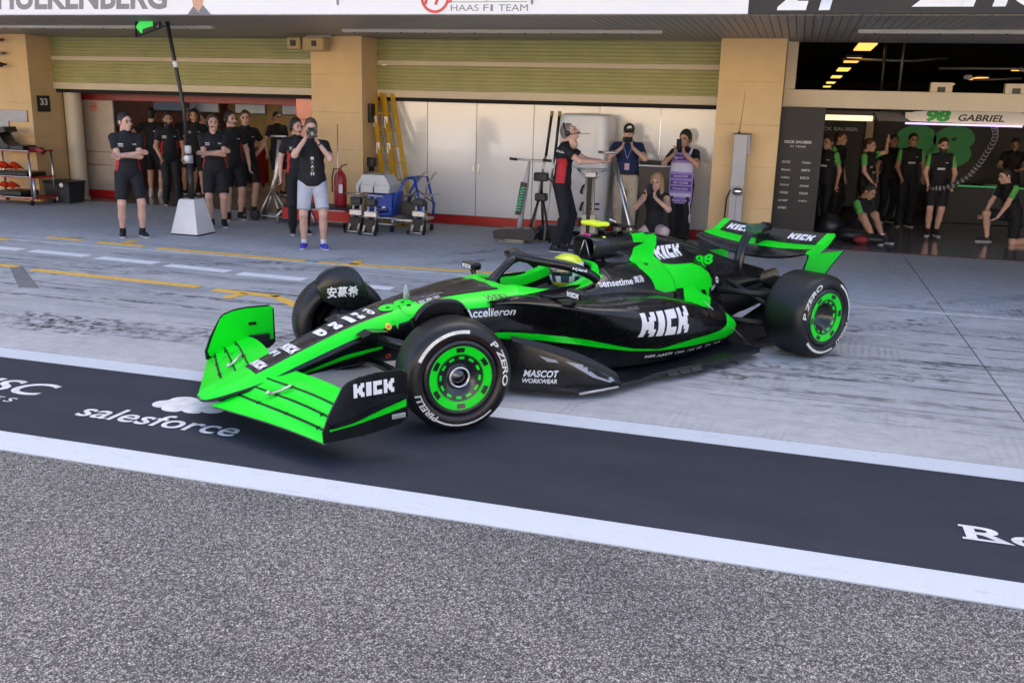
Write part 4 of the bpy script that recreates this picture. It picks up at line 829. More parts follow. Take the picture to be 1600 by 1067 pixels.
def helm(a, b_):   # a round, b_ up; an egg with a chin bar
    ca, sa, cb, sb = math.cos(a), math.sin(a), math.cos(b_), math.sin(b_)
    rx = .150 * (1 + .10 * max(0, ca) * (1 - sb) * .5) ; return S(HC[0] - rx * ca * max(.0, cb) ** .85, .130 * sa * max(0., cb) ** .8, HC[2] + (.132 if sb > 0 else .15) * sb)
hm = MB(); na, nb = 40, 24
for i in range(nb + 1): hm.v += [helm(2 * math.pi * k / na, -math.pi / 2 * .92 + (math.pi / 2 * 1.92) * i / nb) for k in range(na)]
for i in range(nb):
    for k in range(na):
        a = 2 * math.pi * (k + .5) / na; e = -math.pi / 2 * .92 + (math.pi / 2 * 1.92) * (i + .5) / nb; f = math.cos(a)
        if f > .25 and -.22 < e < .22: mi = 3
        elif e > .62 and f > -.80: mi = 1
        elif e < -.55 and f > -.1: mi = 1
        elif -.55 < e < -.22 and f > -.2: mi = 2 if math.sin(9 * a) > -.2 else 0
        elif -.25 < f < .25 and -.2 < e < .25: mi = 2 if math.sin(14 * e) > 0 else 0
        else: mi = 0 if not (f < -.55 and .1 < e < .5) else 2
        hm.f.append((i * na + k, i * na + (k + 1) % na, (i + 1) * na + (k + 1) % na, (i + 1) * na + k)); hm.sm.append(True); hm.mi.append(mi)
hel = hm.build('helmet', [HW, HY, HB, VIS], DR)
BVHM = bvh_of(hel)
for z, mm in ((.80, HB), (.755, HW)): decal('helmet_stripe', poly_shape([(-.05, 0), (.05, 0), (.04, .018), (-.05, .02)]), mm, S(1.60, .5, z), (-1, 0, 0), (0, 0, 1), DR, BVHM, (0, -1, 0), .02, .002, .6)
# ================================================================== PEOPLE: bodies and clothes grown from joined tapered limbs, one continuous surface each
def surface_nets(F, org, h):
    s = F < 0; nx, ny, nz = F.shape; C = np.zeros((nx - 1, ny - 1, nz - 1), int); cor = [(a, b, c) for a in (0, 1) for b in (0, 1) for c in (0, 1)]
    sl = lambda A, o: A[o[0]:nx - 1 + o[0], o[1]:ny - 1 + o[1], o[2]:nz - 1 + o[2]]
    for o in cor: C += sl(s, o)
    act = (C > 0) & (C < 8); I = np.argwhere(act)
    if len(I) == 0: return np.zeros((0, 3)), []
    vid = -np.ones(act.shape, int); vid[act] = np.arange(len(I)); P = np.zeros((len(I), 3)); N = np.zeros(len(I))
    val = {o: F[I[:, 0] + o[0], I[:, 1] + o[1], I[:, 2] + o[2]] for o in cor}
    for a in cor:
        for ax in range(3):
            if a[ax]: continue
            b = list(a); b[ax] = 1; b = tuple(b); fa, fb = val[a], val[b]; m = (fa < 0) != (fb < 0)
            t = np.where(m, fa / np.where(m, fa - fb, 1), 0); q = np.tile(np.array(a, float), (len(I), 1)); q[:, ax] += t
            P[m] += q[m]; N[m] += 1
    P = (I + P / N[:, None]) * h + org; faces = []
    for ax in range(3):
        u, v = (ax + 1) % 3, (ax + 2) % 3
        A = [slice(None)] * 3; B = [slice(None)] * 3; A[ax] = slice(0, -1); B[ax] = slice(1, None); sa, sb = s[tuple(A)], s[tuple(B)]
        E = np.argwhere(sa != sb); E = E[(E[:, u] > 0) & (E[:, v] > 0) & (E[:, u] < F.shape[u] - 1) & (E[:, v] < F.shape[v] - 1)]
        def cell(du, dv): q = E.copy(); q[:, u] -= du; q[:, v] -= dv; return vid[q[:, 0], q[:, 1], q[:, 2]]
        Q = np.stack([cell(1, 1), cell(0, 1), cell(0, 0), cell(1, 0)], 1); ins = sa[E[:, 0], E[:, 1], E[:, 2]]; Q[~ins] = Q[~ins][:, ::-1]
        faces.append(Q[(Q >= 0).all(1)])
    return P, np.concatenate(faces)
def f_cone(a, b, ra, rb):
    a, b = np.array(a, float), np.array(b, float); d = b - a; L2 = max(d @ d, 1e-9)
    def f(X):
        t = np.clip(((X - a) @ d) / L2, 0, 1); return np.linalg.norm(X - a - t[..., None] * d, axis=-1) - (ra + (rb - ra) * t)
    m = max(ra, rb); return f, np.minimum(a, b) - m, np.maximum(a, b) + m
def f_ell(c, r, R=None):
    c, r = np.array(c, float), np.array(r, float)
    def f(X):
        q = (X - c) if R is None else (X - c) @ R
        q = q / r; k = np.linalg.norm(q, axis=-1); return (k - 1) * r.min()
    m = r.max(); return f, c - m, c + m
def f_cut(g, p, n):
    """keep the side of plane (p,n) opposite to n"""
    p, n = np.array(p, float), np.array(n, float); n = n / np.linalg.norm(n); f0, lo, hi = g
    return (lambda X: np.maximum(f0(X), (X - p) @ n)), lo, hi
def sdf_mesh(prims, h, k=.025, cuts=(), carve=()):
    lo = np.min([p[1] for p in prims], 0) - 3 * h; hi = np.max([p[2] for p in prims], 0) + 3 * h
    n = np.ceil((hi - lo) / h).astype(int) + 1; F = np.full(n, .2); ax = [lo[i] + h * np.arange(n[i]) for i in range(3)]
    for g, l, u in prims:
        a = np.clip(((l - 2 * k - 2 * h - lo) / h).astype(int), 0, n); b = np.clip(((u + 2 * k + 2 * h - lo) / h).astype(int) + 1, 0, n)
        X = np.stack(np.meshgrid(ax[0][a[0]:b[0]], ax[1][a[1]:b[1]], ax[2][a[2]:b[2]], indexing='ij'), -1); d = g(X); S_ = F[a[0]:b[0], a[1]:b[1], a[2]:b[2]]
        w = np.clip(.5 + .5 * (S_ - d) / k, 0, 1); F[a[0]:b[0], a[1]:b[1], a[2]:b[2]] = S_ * (1 - w) + d * w - k * w * (1 - w)
    if cuts or carve:
        X = np.stack(np.meshgrid(*ax, indexing='ij'), -1)
        for p, nn in cuts: nn = np.array(nn, float); nn /= np.linalg.norm(nn); F = np.maximum(F, (X - np.array(p)) @ nn)
        for g, l, u in carve: F = np.maximum(F, -g(X))
    return surface_nets(F, lo, h)
def np_mesh(name, parts, m, parent, smooth=True):
    """parts: (P, faces, material index array or int)"""
    V = []; Fc = []; MI = []; o = 0
    for P, Q, mi in parts:
        if len(P) == 0: continue
        V += [tuple(p) for p in P]; Fc += [tuple(int(i) + o for i in q) for q in Q]; MI += list(mi) if not np.isscalar(mi) else [mi] * len(Q); o += len(P)
    me = bpy.data.meshes.new(name); me.from_pydata(V, [], Fc); me.polygons.foreach_set('use_smooth', [smooth] * len(Fc)); me.polygons.foreach_set('material_index', [int(x) for x in MI]); me.update()
    return obj(name, me, m, parent)
def mb_part(mb, mi=0): return np.array([tuple(p) for p in mb.v]).reshape(-1, 3), mb.f, mi
# ---- one head, shaped once: face looks along -y, origin at the centre of the skull
HEAD = sdf_mesh([f_ell((0, .012, .028), (.076, .096, .090)), f_ell((0, -.018, -.045), (.060, .074, .072)), f_ell((0, -.058, -.088), (.030, .030, .026)), f_cone((0, -.086, .012), (0, -.108, -.026), .008, .013), f_ell((.016, -.092, -.030), (.010, .012, .008)), f_ell((-.016, -.092, -.030), (.010, .012, .008)),
                 f_ell((0, -.080, .030), (.056, .018, .012)), f_ell((.040, -.064, -.020), (.024, .024, .022)), f_ell((-.040, -.064, -.020), (.024, .024, .022)), f_ell((.078, .012, -.005), (.009, .020, .032)), f_ell((-.078, .012, -.005), (.009, .020, .032)),
                 f_ell((0, -.086, -.056), (.024, .012, .006)), f_ell((0, -.083, -.068), (.020, .011, .006)), f_cone((0, .02, -.05), (0, .03, -.16), .056, .058)], .0075, .010,
                carve=[f_ell((.031, -.098, .008), (.017, .018, .011)), f_ell((-.031, -.098, .008), (.017, .018, .011))])
def _hair(top, side, back, h=.009, low=-.02):
    return sdf_mesh([f_ell((0, .018, .036), (.078 + side, .098 + side, .090 + top)), f_ell((0, .045, -.01), (.072 + side, .070 + back, .075))], h, .01, cuts=[((0, -.052, .055), (0, -1, -.55)), ((0, .0, low), (0, -.55, -1)), ((0, 0, -.075), (0, 0, -1))])
HAIR = {'short': _hair(.012, .004, .003), 'buzz': _hair(.004, .001, .0), 'full': _hair(.024, .010, .008, low=-.035)}
HAIR['long'] = sdf_mesh([f_ell((0, .02, .038), (.088, .108, .104)), f_ell((.078, .02, -.07), (.030, .055, .12)), f_ell((-.078, .02, -.07), (.030, .055, .12)), f_ell((0, .075, -.08), (.085, .045, .14)), f_ell((.085, -.01, -.17), (.032, .04, .10)), f_ell((-.085, -.01, -.17), (.032, .04, .10)), f_cone((.05, .06, -.1), (.09, .03, -.26), .04, .015), f_cone((-.05, .06, -.1), (-.09, .03, -.26), .04, .015)], .009, .015, carve=[f_ell((0, -.10, -.02), (.060, .085, .085))])
CAPM = sdf_mesh([f_ell((0, .012, .045), (.086, .104, .086))], .009, .01, cuts=[((0, 0, .035), (0, .12, -1))]); 
BEARD = sdf_mesh([f_ell((0, -.022, -.055), (.064, .075, .068)), f_ell((0, -.060, -.090), (.034, .034, .030))], .009, .01, cuts=[((0, -.05, -.035), (0, .25, 1)), ((0, -.0, 0), (0, 1, .1))])
SKINS = {'fair': (.60, .36, .27), 'tan': (.46, .26, .17), 'olive': (.40, .235, .15), 'brown': (.24, .13, .08)}
def skin_mat(k): return mat('skin_' + k, SKINS[k], .55, var=.07, scale=14)
EYED = mat('eye_dark', (.02, .015, .012), .3, var=.1); LIPM = mat('lips', (.36, .13, .11), .5, var=.1)
def rotm(yaw, pitch, roll=0.): return np.array((Matrix.Rotation(yaw, 3, 'Z') @ Matrix.Rotation(pitch, 3, 'X') @ Matrix.Rotation(roll, 3, 'Y')))
def ik(a, c, la, lb, hint):
    a, c, hint = np.array(a, float), np.array(c, float), np.array(hint, float); d = c - a; D = np.linalg.norm(d)
    if D > (la + lb) * .995: c = a + d / D * (la + lb) * .995; d = c - a; D = np.linalg.norm(d)
    t = (la * la - lb * lb + D * D) / (2 * D); hgt = math.sqrt(max(la * la - t * t, 1e-6)); u = d / D; w = hint - u * (hint @ u); w = w / (np.linalg.norm(w) + 1e-9); return a + u * t + w * hgt, c
def hand_part(wr, dirv, nrm, side, curl=.5, grip=0.):
    """palm, four unequal bent fingers and a thumb from the side of the palm"""
    d = Vector(dirv).normalized(); n = Vector(nrm); n = (n - d * n.dot(d)).normalized(); w = d.cross(n) * side; wr = Vector(wr); mb = MB()
    mb.tube([wr - d * .02, wr + d * .03, wr + d * .085], [.024, .036, .036], 8, flat=.5) if abs(d.cross(w).dot(Vector((0, 0, 1)))) < 2 else None
    for i, ln in enumerate((.070, .080, .074, .058)):
        p = wr + d * .085 + w * (.027 - .018 * i); q = [p - d * .01]; dd = d.copy(); seg = ln / 3
        for k in range(3):
            an = curl * (.5 + .35 * k); dd = (Matrix.Rotation(-an * 1., 3, w) @ dd) if side * 1 > 0 else (Matrix.Rotation(an * 1., 3, w) @ dd); q.append(q[-1] + dd * seg * (1.25 if k == 0 else 1))
        mb.tube(q, [.0095, .009, .0085, .007], 6)
    t0 = wr + d * .025 + w * .028; t1 = t0 + (d * .6 + w * .75 - n * .25).normalized() * .038; t2 = t1 + (d * .9 + w * .15 - n * .35).normalized() * .034
    mb.tube([t0 - w * .012, t1, t2], [.014, .0115, .008], 6); return mb
def person(label, feet, H=1.79, rz=0., legs='stand', arms=('down', 'down'), bottom='shorts', top='polo', skin='fair', hair='short', hairc=(.03, .02, .015), shirtc=None, botc=None, shoec=None, head=(0, 0), lean=0., headset=False, cap=None, beard=None, h=.016, group=None, sidec=None, sleevec=None, girth=1., sock=None, hip_z=None, marks=(), twist=0., tuck=False, stance=.10, name='person', extra=None):
    t = thing(name, label, 'person', (feet[0], feet[1], feet[2] if len(feet) > 2 else .01), rz, group); k = H / 1.79; sk = skin_mat(skin); A = lambda *q: np.array(q, float)
    hz = (hip_z if hip_z is not None else .93); cl, sl_ = math.cos(lean), math.sin(lean)
    up = A(0, -sl_, cl); fw = A(0, -cl, -sl_); hip = A(0, 0, hz); sh = hip + up * .54; nk = hip + up * .575; hd = nk + up * .135 + fw * (.025 + .02 * max(0, -head[1]))
    X_ = A(math.cos(twist), math.sin(twist), 0); Hp = {s: hip + A(s * .092, 0, -.02) for s in (-1, 1)}; Sh = {s: sh + X_ * s * .172 * girth ** .5 - up * .045 for s in (-1, 1)}
    # legs
    An = {}; Kn = {}; hintk = A(0, -1, 0)
    for s in (-1, 1):
        L_ = legs[0 if s < 0 else 1] if isinstance(legs, tuple) else None
        if legs == 'stand': An[s] = A(s * stance, .01, .085); hintk = A(s * .15, -1, 0)
        elif legs == 'relaxed': An[s] = A(s * (stance + .03), -.06 if s > 0 else .03, .085); hintk = A(s * .2, -1, 0)
        elif legs == 'stride': An[s] = A(s * .08, -.20 * s, .085 + (.03 if s < 0 else 0)); hintk = A(0, -1, 0)
        elif legs == 'squat': An[s] = A(s * .13, -.12 if s > 0 else .12, .085); hintk = A(s * .45, -1, .3)
        elif legs == 'kneel': An[s] = A(s * .12, -.34, .085) if s < 0 else A(s * .12, .38, .07); hintk = A(s * .1, -1, .5 if s < 0 else -.6)
        elif legs == 'sit': An[s] = A(s * .14, -.50, .085); hintk = A(s * .25, -.3, 1)
        Kn[s], An[s] = ik(Hp[s], An[s], .435, .42, hintk)
    # arms: wrist targets are given from the chest (x across, y forward negative, z up from the hip)
    El = {}; Wr = {}; Hd = {}; chest = hip + up * .38
    B = lambda x, y, z: hip + X_ * x - fw * y * 1. * (1) + up * z if False else hip + X_ * x + fw * (-y) + up * z
    for s in (-1, 1):
        a = arms[0 if s < 0 else 1]; hint = X_ * s * 1. + A(0, .6, -.5)
        if a == 'down': w = B(s * .27, -.03, -.03); hint = A(s * .4, 1, 0); d = A(0, -.15, -1); n = A(-s, 0, 0)
        elif a == 'crossed': w = B(-s * .10, -.20 - (.035 if s > 0 else 0), .25 + (.035 if s < 0 else 0)); hint = A(s * 1., -.1, -.9); d = A(-s * 1., .05, .12); n = A(0, 1, 0)
        elif a == 'phone': w = B(s * .085, -.33, .485); hint = A(s * .9, -.1, -1); d = A(-s * .30, -.30, .90); n = A(-s, .25, 0)
        elif a == 'camera': w = B(s * .085, -.235, .58 if s < 0 else .53); hint = A(s * .7, -.1, -1); d = A(-s * .35, -.2, .9); n = A(-s * .8, .5, 0)
        elif a == 'hips': w = B(s * .17, .02, .08); hint = A(s * 1, .3, 0); d = A(-s * .6, .3, -.4); n = A(-s, 0, 0)
        elif a == 'raised': w = B(s * .16, -.30, .78); hint = A(s * 1, -.2, -.6); d = A(-s * .05, -.2, 1); n = A(0, -1, .2)
        elif a == 'forward': w = B(s * .16, -.50, .30); hint = A(s * .6, .2, -1); d = A(-s * .1, -1, .05); n = A(-s, 0, 0)
        elif a == 'work': w = B(s * .12, -.36, .18); hint = A(s * .8, .3, -.6); d = A(-s * .4, -1, 0); n = A(0, 0, -1)
        elif a == 'low': w = B(s * .20, -.22, .02); hint = A(s * .7, .7, -.2); d = A(-s * .2, -.6, -.6); n = A(-s, 0, 0)
        elif a == 'point': w = B(s * .62, -.16, .46); hint = A(0, .4, -1); d = A(s * 1, -.2, .05); n = A(0, 0, -1)
        elif a == 'knee': w = B(s * .17, -.42, .12); hint = A(s * 1, .2, -.3); d = A(-s * .3, -.8, -.5); n = A(0, 0, -1)
        else: w = B(*a); hint = A(s * .8, .4, -.8); d = None; n = A(0, 0, -1)
        El[s], Wr[s] = ik(Sh[s], w, .295, .26, hint)
        if d is None: d = Wr[s] - El[s]
        Hd[s] = (Wr[s], d, n)
    g = girth
    torso = [f_ell(hip + A(0, 0, .02), (.155 * g, .105 * g, .12)), f_ell(hip + up * .20, (.142 * g, .100 * g, .17)), f_ell(hip + up * .40, (.172 * g ** .5, .112 * g ** .5, .17)), f_cone(nk - up * .055, Sh[-1] * 1., .052, .050), f_cone(nk - up * .055, Sh[1] * 1., .052, .050), f_cone(nk - up * .05, nk + up * .10 + fw * .012, .060, .055)]
    skinp = list(torso); cloth = []; body_h = h
    for s in (-1, 1):
        skinp += [f_cone(Sh[s], El[s], .052, .041), f_cone(El[s], Wr[s], .042, .027), f_ell(El[s], (.042, .042, .042)), f_cone(Hp[s], Kn[s], .085 * g ** .5, .058), f_cone(Kn[s], Kn[s] * .55 + An[s] * .45 + A(0, .012, 0), .056, .056), f_cone(Kn[s] * .55 + An[s] * .45, An[s], .052, .036)]
        ft = A(0, -1, 0); toe = An[s] + A(s * .02, -.10, -.05); skinp += [f_cone(An[s] - A(0, 0, .03), toe, .030, .022)]
    P, Q = sdf_mesh(skinp, h, .022); R = rotm(head[0] + twist, head[1], 0) ; HP, HQ = HEAD; hs = 1.06
    parts = [(P, Q, 0), (HP * hs @ R.T + hd, HQ, 0)]
    for s in (-1, 1):
        e = MB().ball((s * .031, -.082, .008), .0125, 8, (1.1, .8, .75)); parts.append((mb_part(e)[0] * hs @ R.T + hd, e.f, 1)); e = MB().box(s * .018, s * .048, -.098, -.088, .026, .032); parts.append((mb_part(e)[0] * hs @ R.T + hd, e.f, 1))
        parts.append(mb_part(hand_part(*Hd[s], s, .55 if arms[0 if s < 0 else 1] in ('phone', 'camera', 'down', 'low') else .25)))
    e = MB().box(-.022, .022, -.101, -.092, -.064, -.059); parts.append((mb_part(e)[0] * hs @ R.T + hd, e.f, 2))
    body = np_mesh('body', [(p * k, q, m) for p, q, m in parts], [sk, EYED, LIPM], t)
    hm_ = mat('hair_%02d%02d%02d' % tuple(int(c * 99) for c in hairc), hairc, .6, var=.3, scale=60, bump=.3, bscale=200)
    def put(nm, Mh, m):
        V_ = Mh[0] + (rng.normal(0, .0022, Mh[0].shape) if nm in ('hair', 'beard') else 0); return np_mesh(nm, [((V_ * hs @ R.T + hd) * k, Mh[1], 0)], m, t)
    if hair and not cap: put('hair', HAIR[hair], hm_)
    if cap: 
        put('cap', CAPM, cap); vz = MB().grid([[(.075 * math.sin(a), -.075 - q * .085 * math.cos(a * .9), .045 - .02 * q + .0 * a) for a in np.linspace(-1.25, 1.25, 9)] for q in (0, .5, 1)] ); vz.grid([[(.075 * math.sin(a), -.075 - q * .085 * math.cos(a * .9), .037 - .02 * q) for a in np.linspace(-1.25, 1.25, 9)] for q in (0, .5, 1)]); put('cap_visor', mb_part(vz), cap)
        if hair: put('hair', HAIR['buzz'], hm_)
    if beard: put('beard', BEARD, mat('beard_dark', beard, .7, var=.3, scale=80))
    if headset:
        for s in (-1, 1): c_ = MB().lathe([(0, .030), (.025, .028), (.036, .018), (.036, .0), (.030, -.004)], (s * .080, .012, -.004), (s, 0, 0), 14); put('headset_cup', mb_part(c_), PLASTIC)
        c_ = MB().tube([(.092 * math.cos(a), .02, -.004 + .140 * math.sin(a)) for a in np.linspace(.1, math.pi - .1, 15)], .010, 6, flat=1.6); put('headset_band', mb_part(c_), PLASTIC)
        c_ = MB().tube([(-.09, .0, -.02), (-.08, -.07, -.055), (-.03, -.115, -.062)], .005, 6).ball((-.025, -.115, -.062), .014, 8); put('headset_mic', mb_part(c_), PLASTIC)
    # ---- top
    sm = shirtc or BLACKSHIRT; off = .014
    hem = hip + up * (-.06 if not tuck else .08)
    shp = [f_ell(hip + A(0, 0, .03), (.176 * g, .132 * g, .19)), f_ell(hip + up * .20, (.160 * g, .118 * g, .18)), f_ell(hip + up * .40, (.184 * g ** .5, .126 * g ** .5, .175)), f_cone(nk - up * .055, Sh[-1], .062, .062), f_cone(nk - up * .055, Sh[1], .062, .062), f_cone(nk - up * .05, nk + up * .022 + fw * .005, .076, .070)]
    for s in (-1, 1):
        if top != 'vest':
            q = {'polo': .62, 'tee': .66, 'long': 1.}[top]; e = Sh[s] + (El[s] - Sh[s]) * q; shp.append(f_cut(f_cone(Sh[s] + X_ * s * .0, e + (El[s] - Sh[s]) * .1, .063, .060), e, El[s] - Sh[s]))
            if top == 'long': shp.append(f_cut(f_cone(El[s], Wr[s], .056, .042), Wr[s] * .96 + El[s] * .04, Wr[s] - El[s]))
    SPv, SPq = sdf_mesh(shp, h, .022, cuts=[(hem, -up), (nk + up * .018, up * 1. + fw * -.35)])
    cen = SPv[SPq].mean(1) - hip; mi = np.zeros(len(SPq), int); mats_ = [sm]
    ca = cen @ X_; cz = cen @ up; cy = cen @ fw
    arm_d = np.min([np.linalg.norm(cen + hip - (Sh[s] + np.clip(((cen + hip - Sh[s]) @ (El[s] - Sh[s])) / .087, 0, 1)[:, None] * (El[s] - Sh[s])), axis=1) for s in (-1, 1)], 0)
    tors = np.abs(ca) < .165 * g ** .5
    if sidec is not None: mats_.append(sidec); mi[(np.abs(ca) > .112 * g) & (cz < .36) & (cz > .0) & (arm_d > .085) & (np.abs(cy) < .065)] = 1
    if sleevec is not None: mats_.append(sleevec); mi[(np.abs(ca) > .188 * g ** .5) & (arm_d < .082) & (cz > .0)] = len(mats_) - 1
    shirt = np_mesh('shirt', [(SPv * k, SPq, mi)], mats_, t)
    # ---- legs' clothes
    bm_ = botc or BLACKSHIRT; bt = [f_ell(hip + A(0, 0, .0), (.162 * g, .112 * g, .13))]
    for s in (-1, 1):
        if bottom == 'shorts':
            q = .86; e = Hp[s] + (Kn[s] - Hp[s]) * q; bt.append(f_cut(f_cone(Hp[s], e + (Kn[s] - Hp[s]) * .1, .102 * g ** .5, .090), e, Kn[s] - Hp[s]))
        else:
            bt.append(f_cone(Hp[s], Kn[s], .100 * g ** .5, .074)); e = An[s] + (Kn[s] - An[s]) * .02; bt.append(f_cut(f_cone(Kn[s], An[s], .072, .062), e, An[s] - Kn[s]))
    BPv, BPq = sdf_mesh(bt, h, .02, cuts=[(hip + up * (.09 if not tuck else .10), up)] if legs in ('stand', 'relaxed', 'stride') else [])
    np_mesh('shorts' if bottom == 'shorts' else 'trousers', [(BPv * k, BPq, 0)], bm_, t)
    if tuck: bl = MB().tube([(hip + A(.163 * g * math.cos(a), .119 * g * math.sin(a), .085)) * k for a in np.linspace(0, 2 * math.pi, 25)[:-1]], .012, 6, closed=True, flat=1.6); bl.build('belt', BLACKP, t)
    # ---- shoes
    for s in (-1, 1):
        a = An[s]; out = s * .2; fwd = A(out, -1, 0) / math.hypot(out, 1)
        if legs == 'kneel' and s > 0: base = a + A(0, 0, -.035); fwd = A(0, .1, -1.); fwd /= np.linalg.norm(fwd); z0 = None
        else: base = A(a[0], a[1], max(a[2] - .085, 0)); 
        up_ = A(0, 0, 1) if abs(fwd[2]) < .5 else A(0, 1, 0)
        pr = [f_cone(base - fwd * .045 + up_ * .045, base + fwd * .10 + up_ * .042, .042, .040), f_cone(base + fwd * .10 + up_ * .040, base + fwd * .165 + up_ * .034, .042, .034), f_cone(base + up_ * .06 - fwd * .02, base + up_ * .10 - fwd * .025, .046, .044)]
        v, q = sdf_mesh(pr, .012, .015, cuts=[(base + up_ * .012, -up_), (base + up_ * .105, up_)]); np_mesh('shoe', [(v * k, q, 0)], shoec or SHOEB, t)
        pr = [f_cone(base - fwd * .045 + up_ * .02, base + fwd * .165 + up_ * .02, .044, .041)]; v, q = sdf_mesh(pr, .012, .01, cuts=[(base + up_ * .001, -up_), (base + up_ * .024, up_)]); np_mesh('shoe_sole', [(v * k, q, 0)], SOLEW if (shoec is None or shoec is not SHOEB) else RUBBER, t)
        if sock is not None and bottom == 'shorts':
            v, q = sdf_mesh([f_cone(a + A(0, 0, -.02), a + (Kn[s] - a) * .16, .040, .043)], .012, .01, cuts=[(a + (Kn[s] - a) * .15, Kn[s] - a)]); np_mesh('sock', [(v * k, q, 0)], sock, t)
    # ---- small prints on the chest / back: (x, z from hip, w, h, material, front)
    if marks:
        bv = bvh_of(shirt)
        for x, z, w_, h_, m, fr_ in marks:
            sgn = 1 if fr_ else -1; o = (hip + X_ * x + up * z + fw * .5 * sgn) * k
            sh_ = poly_shape([(0, 0), (w_, 0), (w_, h_), (0, h_)]) if not isinstance(h_, str) else fit_shape(text_shape(h_, 1, .03), w_)
            decal('shirt_print', sh_, m, o, Vector(X_) * sgn * k, Vector(up) * k, t, bv, tuple(-fw * sgn), .02, .004, .9)
    info = dict(t=t, hip=hip * k, hd=hd * k, R=R, Wr={s: Wr[s] * k for s in Wr}, El={s: El[s] * k for s in El}, up=up, fw=fw, k=k, X=X_, shirt=shirt, body=body)
    return info
BLACKSHIRT = mat('cloth_black', (.006, .0065, .009), .8, var=.3, scale=8, bump=.6, bscale=16)
NAVY = mat('cloth_navy', (.010, .022, .085), .8, var=.2, scale=8, bump=.25, bscale=35)
KHAKI = mat('cloth_khaki', (.50, .42, .31), .85, var=.12, scale=8, bump=.3, bscale=30)
GREYSH = mat('cloth_light_grey', (.46, .48, .54), .85, var=.1, scale=8, bump=.3, bscale=30)
REDC = mat('cloth_red', (.52, .022, .03), .8, var=.15, scale=8, bump=.25, bscale=35)
GREENC = mat('cloth_green', (.10, .40, .08), .8, var=.12, scale=8, bump=.2, bscale=35)
SHOEB = mat('shoe_black', (.007, .007, .008), .6, var=.2, scale=20); SHOEBL = mat('shoe_blue', (.05, .045, .48), .5, var=.15, scale=20); SHOEW = mat('shoe_white', (.6, .58, .55), .6, var=.1)
SOLEW = mat('sole_white', (.62, .62, .62), .6, var=.1); SOCKB = mat('sock_black', (.014, .014, .016), .9, var=.2); SOCKW = mat('sock_white', (.7, .7, .7), .9, var=.1)
PRW = mat('cloth_print_white', (.62, .62, .62), .7, var=.1)
def cam_rz(x, y): return math.atan2(-x, y)
PEOPLE = {}
HAASM = [(-.13, .40, .07, .016, PRW, True), (-.13, .375, .07, .010, PRW, True), (.065, .40, .05, .012, PRW, True)]
def put_person(key, label, x, y, turn=0., **kw):
    PEOPLE[key] = person(label, (x, y), rz=cam_rz(x, y) + rad(turn), **kw); return PEOPLE[key]
put_person('a', 'man in black polo and shorts with folded arms standing left of the signal pole', -9.29, 11.62, 8, H=1.80, legs='relaxed', arms=('crossed', 'crossed'), head=(rad(28), 0), sidec=REDC, sock=SOCKB, marks=HAASM, hairc=(.015, .011, .009), skin='fair')
put_person('b', 'crew member with headset and folded arms standing right of the white cone', -8.86, 13.15, -4, H=1.78, arms=('crossed', 'crossed'), headset=True, head=(rad(10), rad(-8)), sidec=REDC, sock=SOCKB, girth=1.12, marks=HAASM, hairc=(.08, .05, .03))
put_person('c', 'crew member with headset, arms hanging, behind the man with folded arms', -9.16, 14.10, 12, H=1.83, arms=('down', 'down'), headset=True, head=(rad(25), rad(-4)), sidec=REDC, sock=SOCKB, marks=HAASM)
put_person('d', 'crew member with one hand on his hip at the garage mouth', -9.39, 14.90, 20, H=1.84, arms=('down', 'hips'), head=(rad(-20), 0), sidec=REDC, sock=SOCKB, marks=HAASM, hairc=(.06, .035, .02))
put_person('e', 'bearded crew member in dark trousers stepping out of the left garage', -11.17, 15.15, 10, H=1.76, legs='stride', bottom='trousers', arms=('low', 'low'), beard=(.02, .015, .012), skin='tan', sidec=REDC, marks=HAASM)
put_person('f', 'crew member seen from behind in shorts reaching out inside the left garage', -12.78, 16.80, 165, H=1.80, arms=('down', 'point'), sidec=REDC, sock=SOCKW, shoec=SHOEW, marks=[(-.06, .38, .12, .02, PRW, False), (-.09, .33, .18, .014, PRW, False), (-.10, .02, .19, .02, PRW, False)], h=.02)
put_person('g', 'crew member lifting one arm deep in the left garage', -12.52, 17.60, 15, H=1.8, arms=('down', 'raised'), headset=True, h=.02, skin='tan', sidec=REDC)
put_person('h', 'dark clad crew member standing alone near the back of the left garage', -10.75, 18.30, 30, H=1.80, arms=('down', 'down'), h=.02, skin='tan')
put_person('h2', 'crew member half hidden beside the signal pole inside the garage', -11.82, 16.90, -10, H=1.8, arms=('low', 'down'), h=.02, headset=True, sidec=REDC, marks=HAASM)
put_person('i', 'photographer in black tee and pale grey shorts holding a camera to his face', -6.40, 11.78, 2, H=1.80, legs='relaxed', arms=('camera', 'camera'), top='tee', botc=GREYSH, shoec=SHOEBL, sock=SOCKW, hairc=(.10, .06, .035), head=(0, rad(6)), girth=1.1)
put_person('j', 'crew member with headset standing right behind the photographer', -7.31, 13.00, 12, H=1.77, bottom='trousers', arms=('down', 'down'), headset=True, head=(rad(20), 0), sidec=REDC, marks=HAASM)
put_person('k', 'mechanic in black and red shirt and headset gripping a steel jack and looking up', -3.16, 13.10, 78, H=1.84, bottom='trousers', legs='relaxed', arms=((-.12, -.50, .37), (.10, -.50, .37)), headset=True, hair='buzz', hairc=(.2, .17, .15), head=(rad(-4), rad(-30)), lean=rad(4), sidec=REDC, marks=[(-.10, .44, .2, .03, PRW, False), (-.08, .32, .15, .025, REDC, False)])
put_person('l', 'man in white fronted cap and navy polo photographing with a phone', -2.57, 15.05, -2, H=1.82, bottom='trousers', arms=('phone', 'phone'), shirtc=NAVY, botc=KHAKI, cap=BLACKP, hairc=(.1, .08, .06), tuck=True, girth=1.12, head=(0, rad(6)))
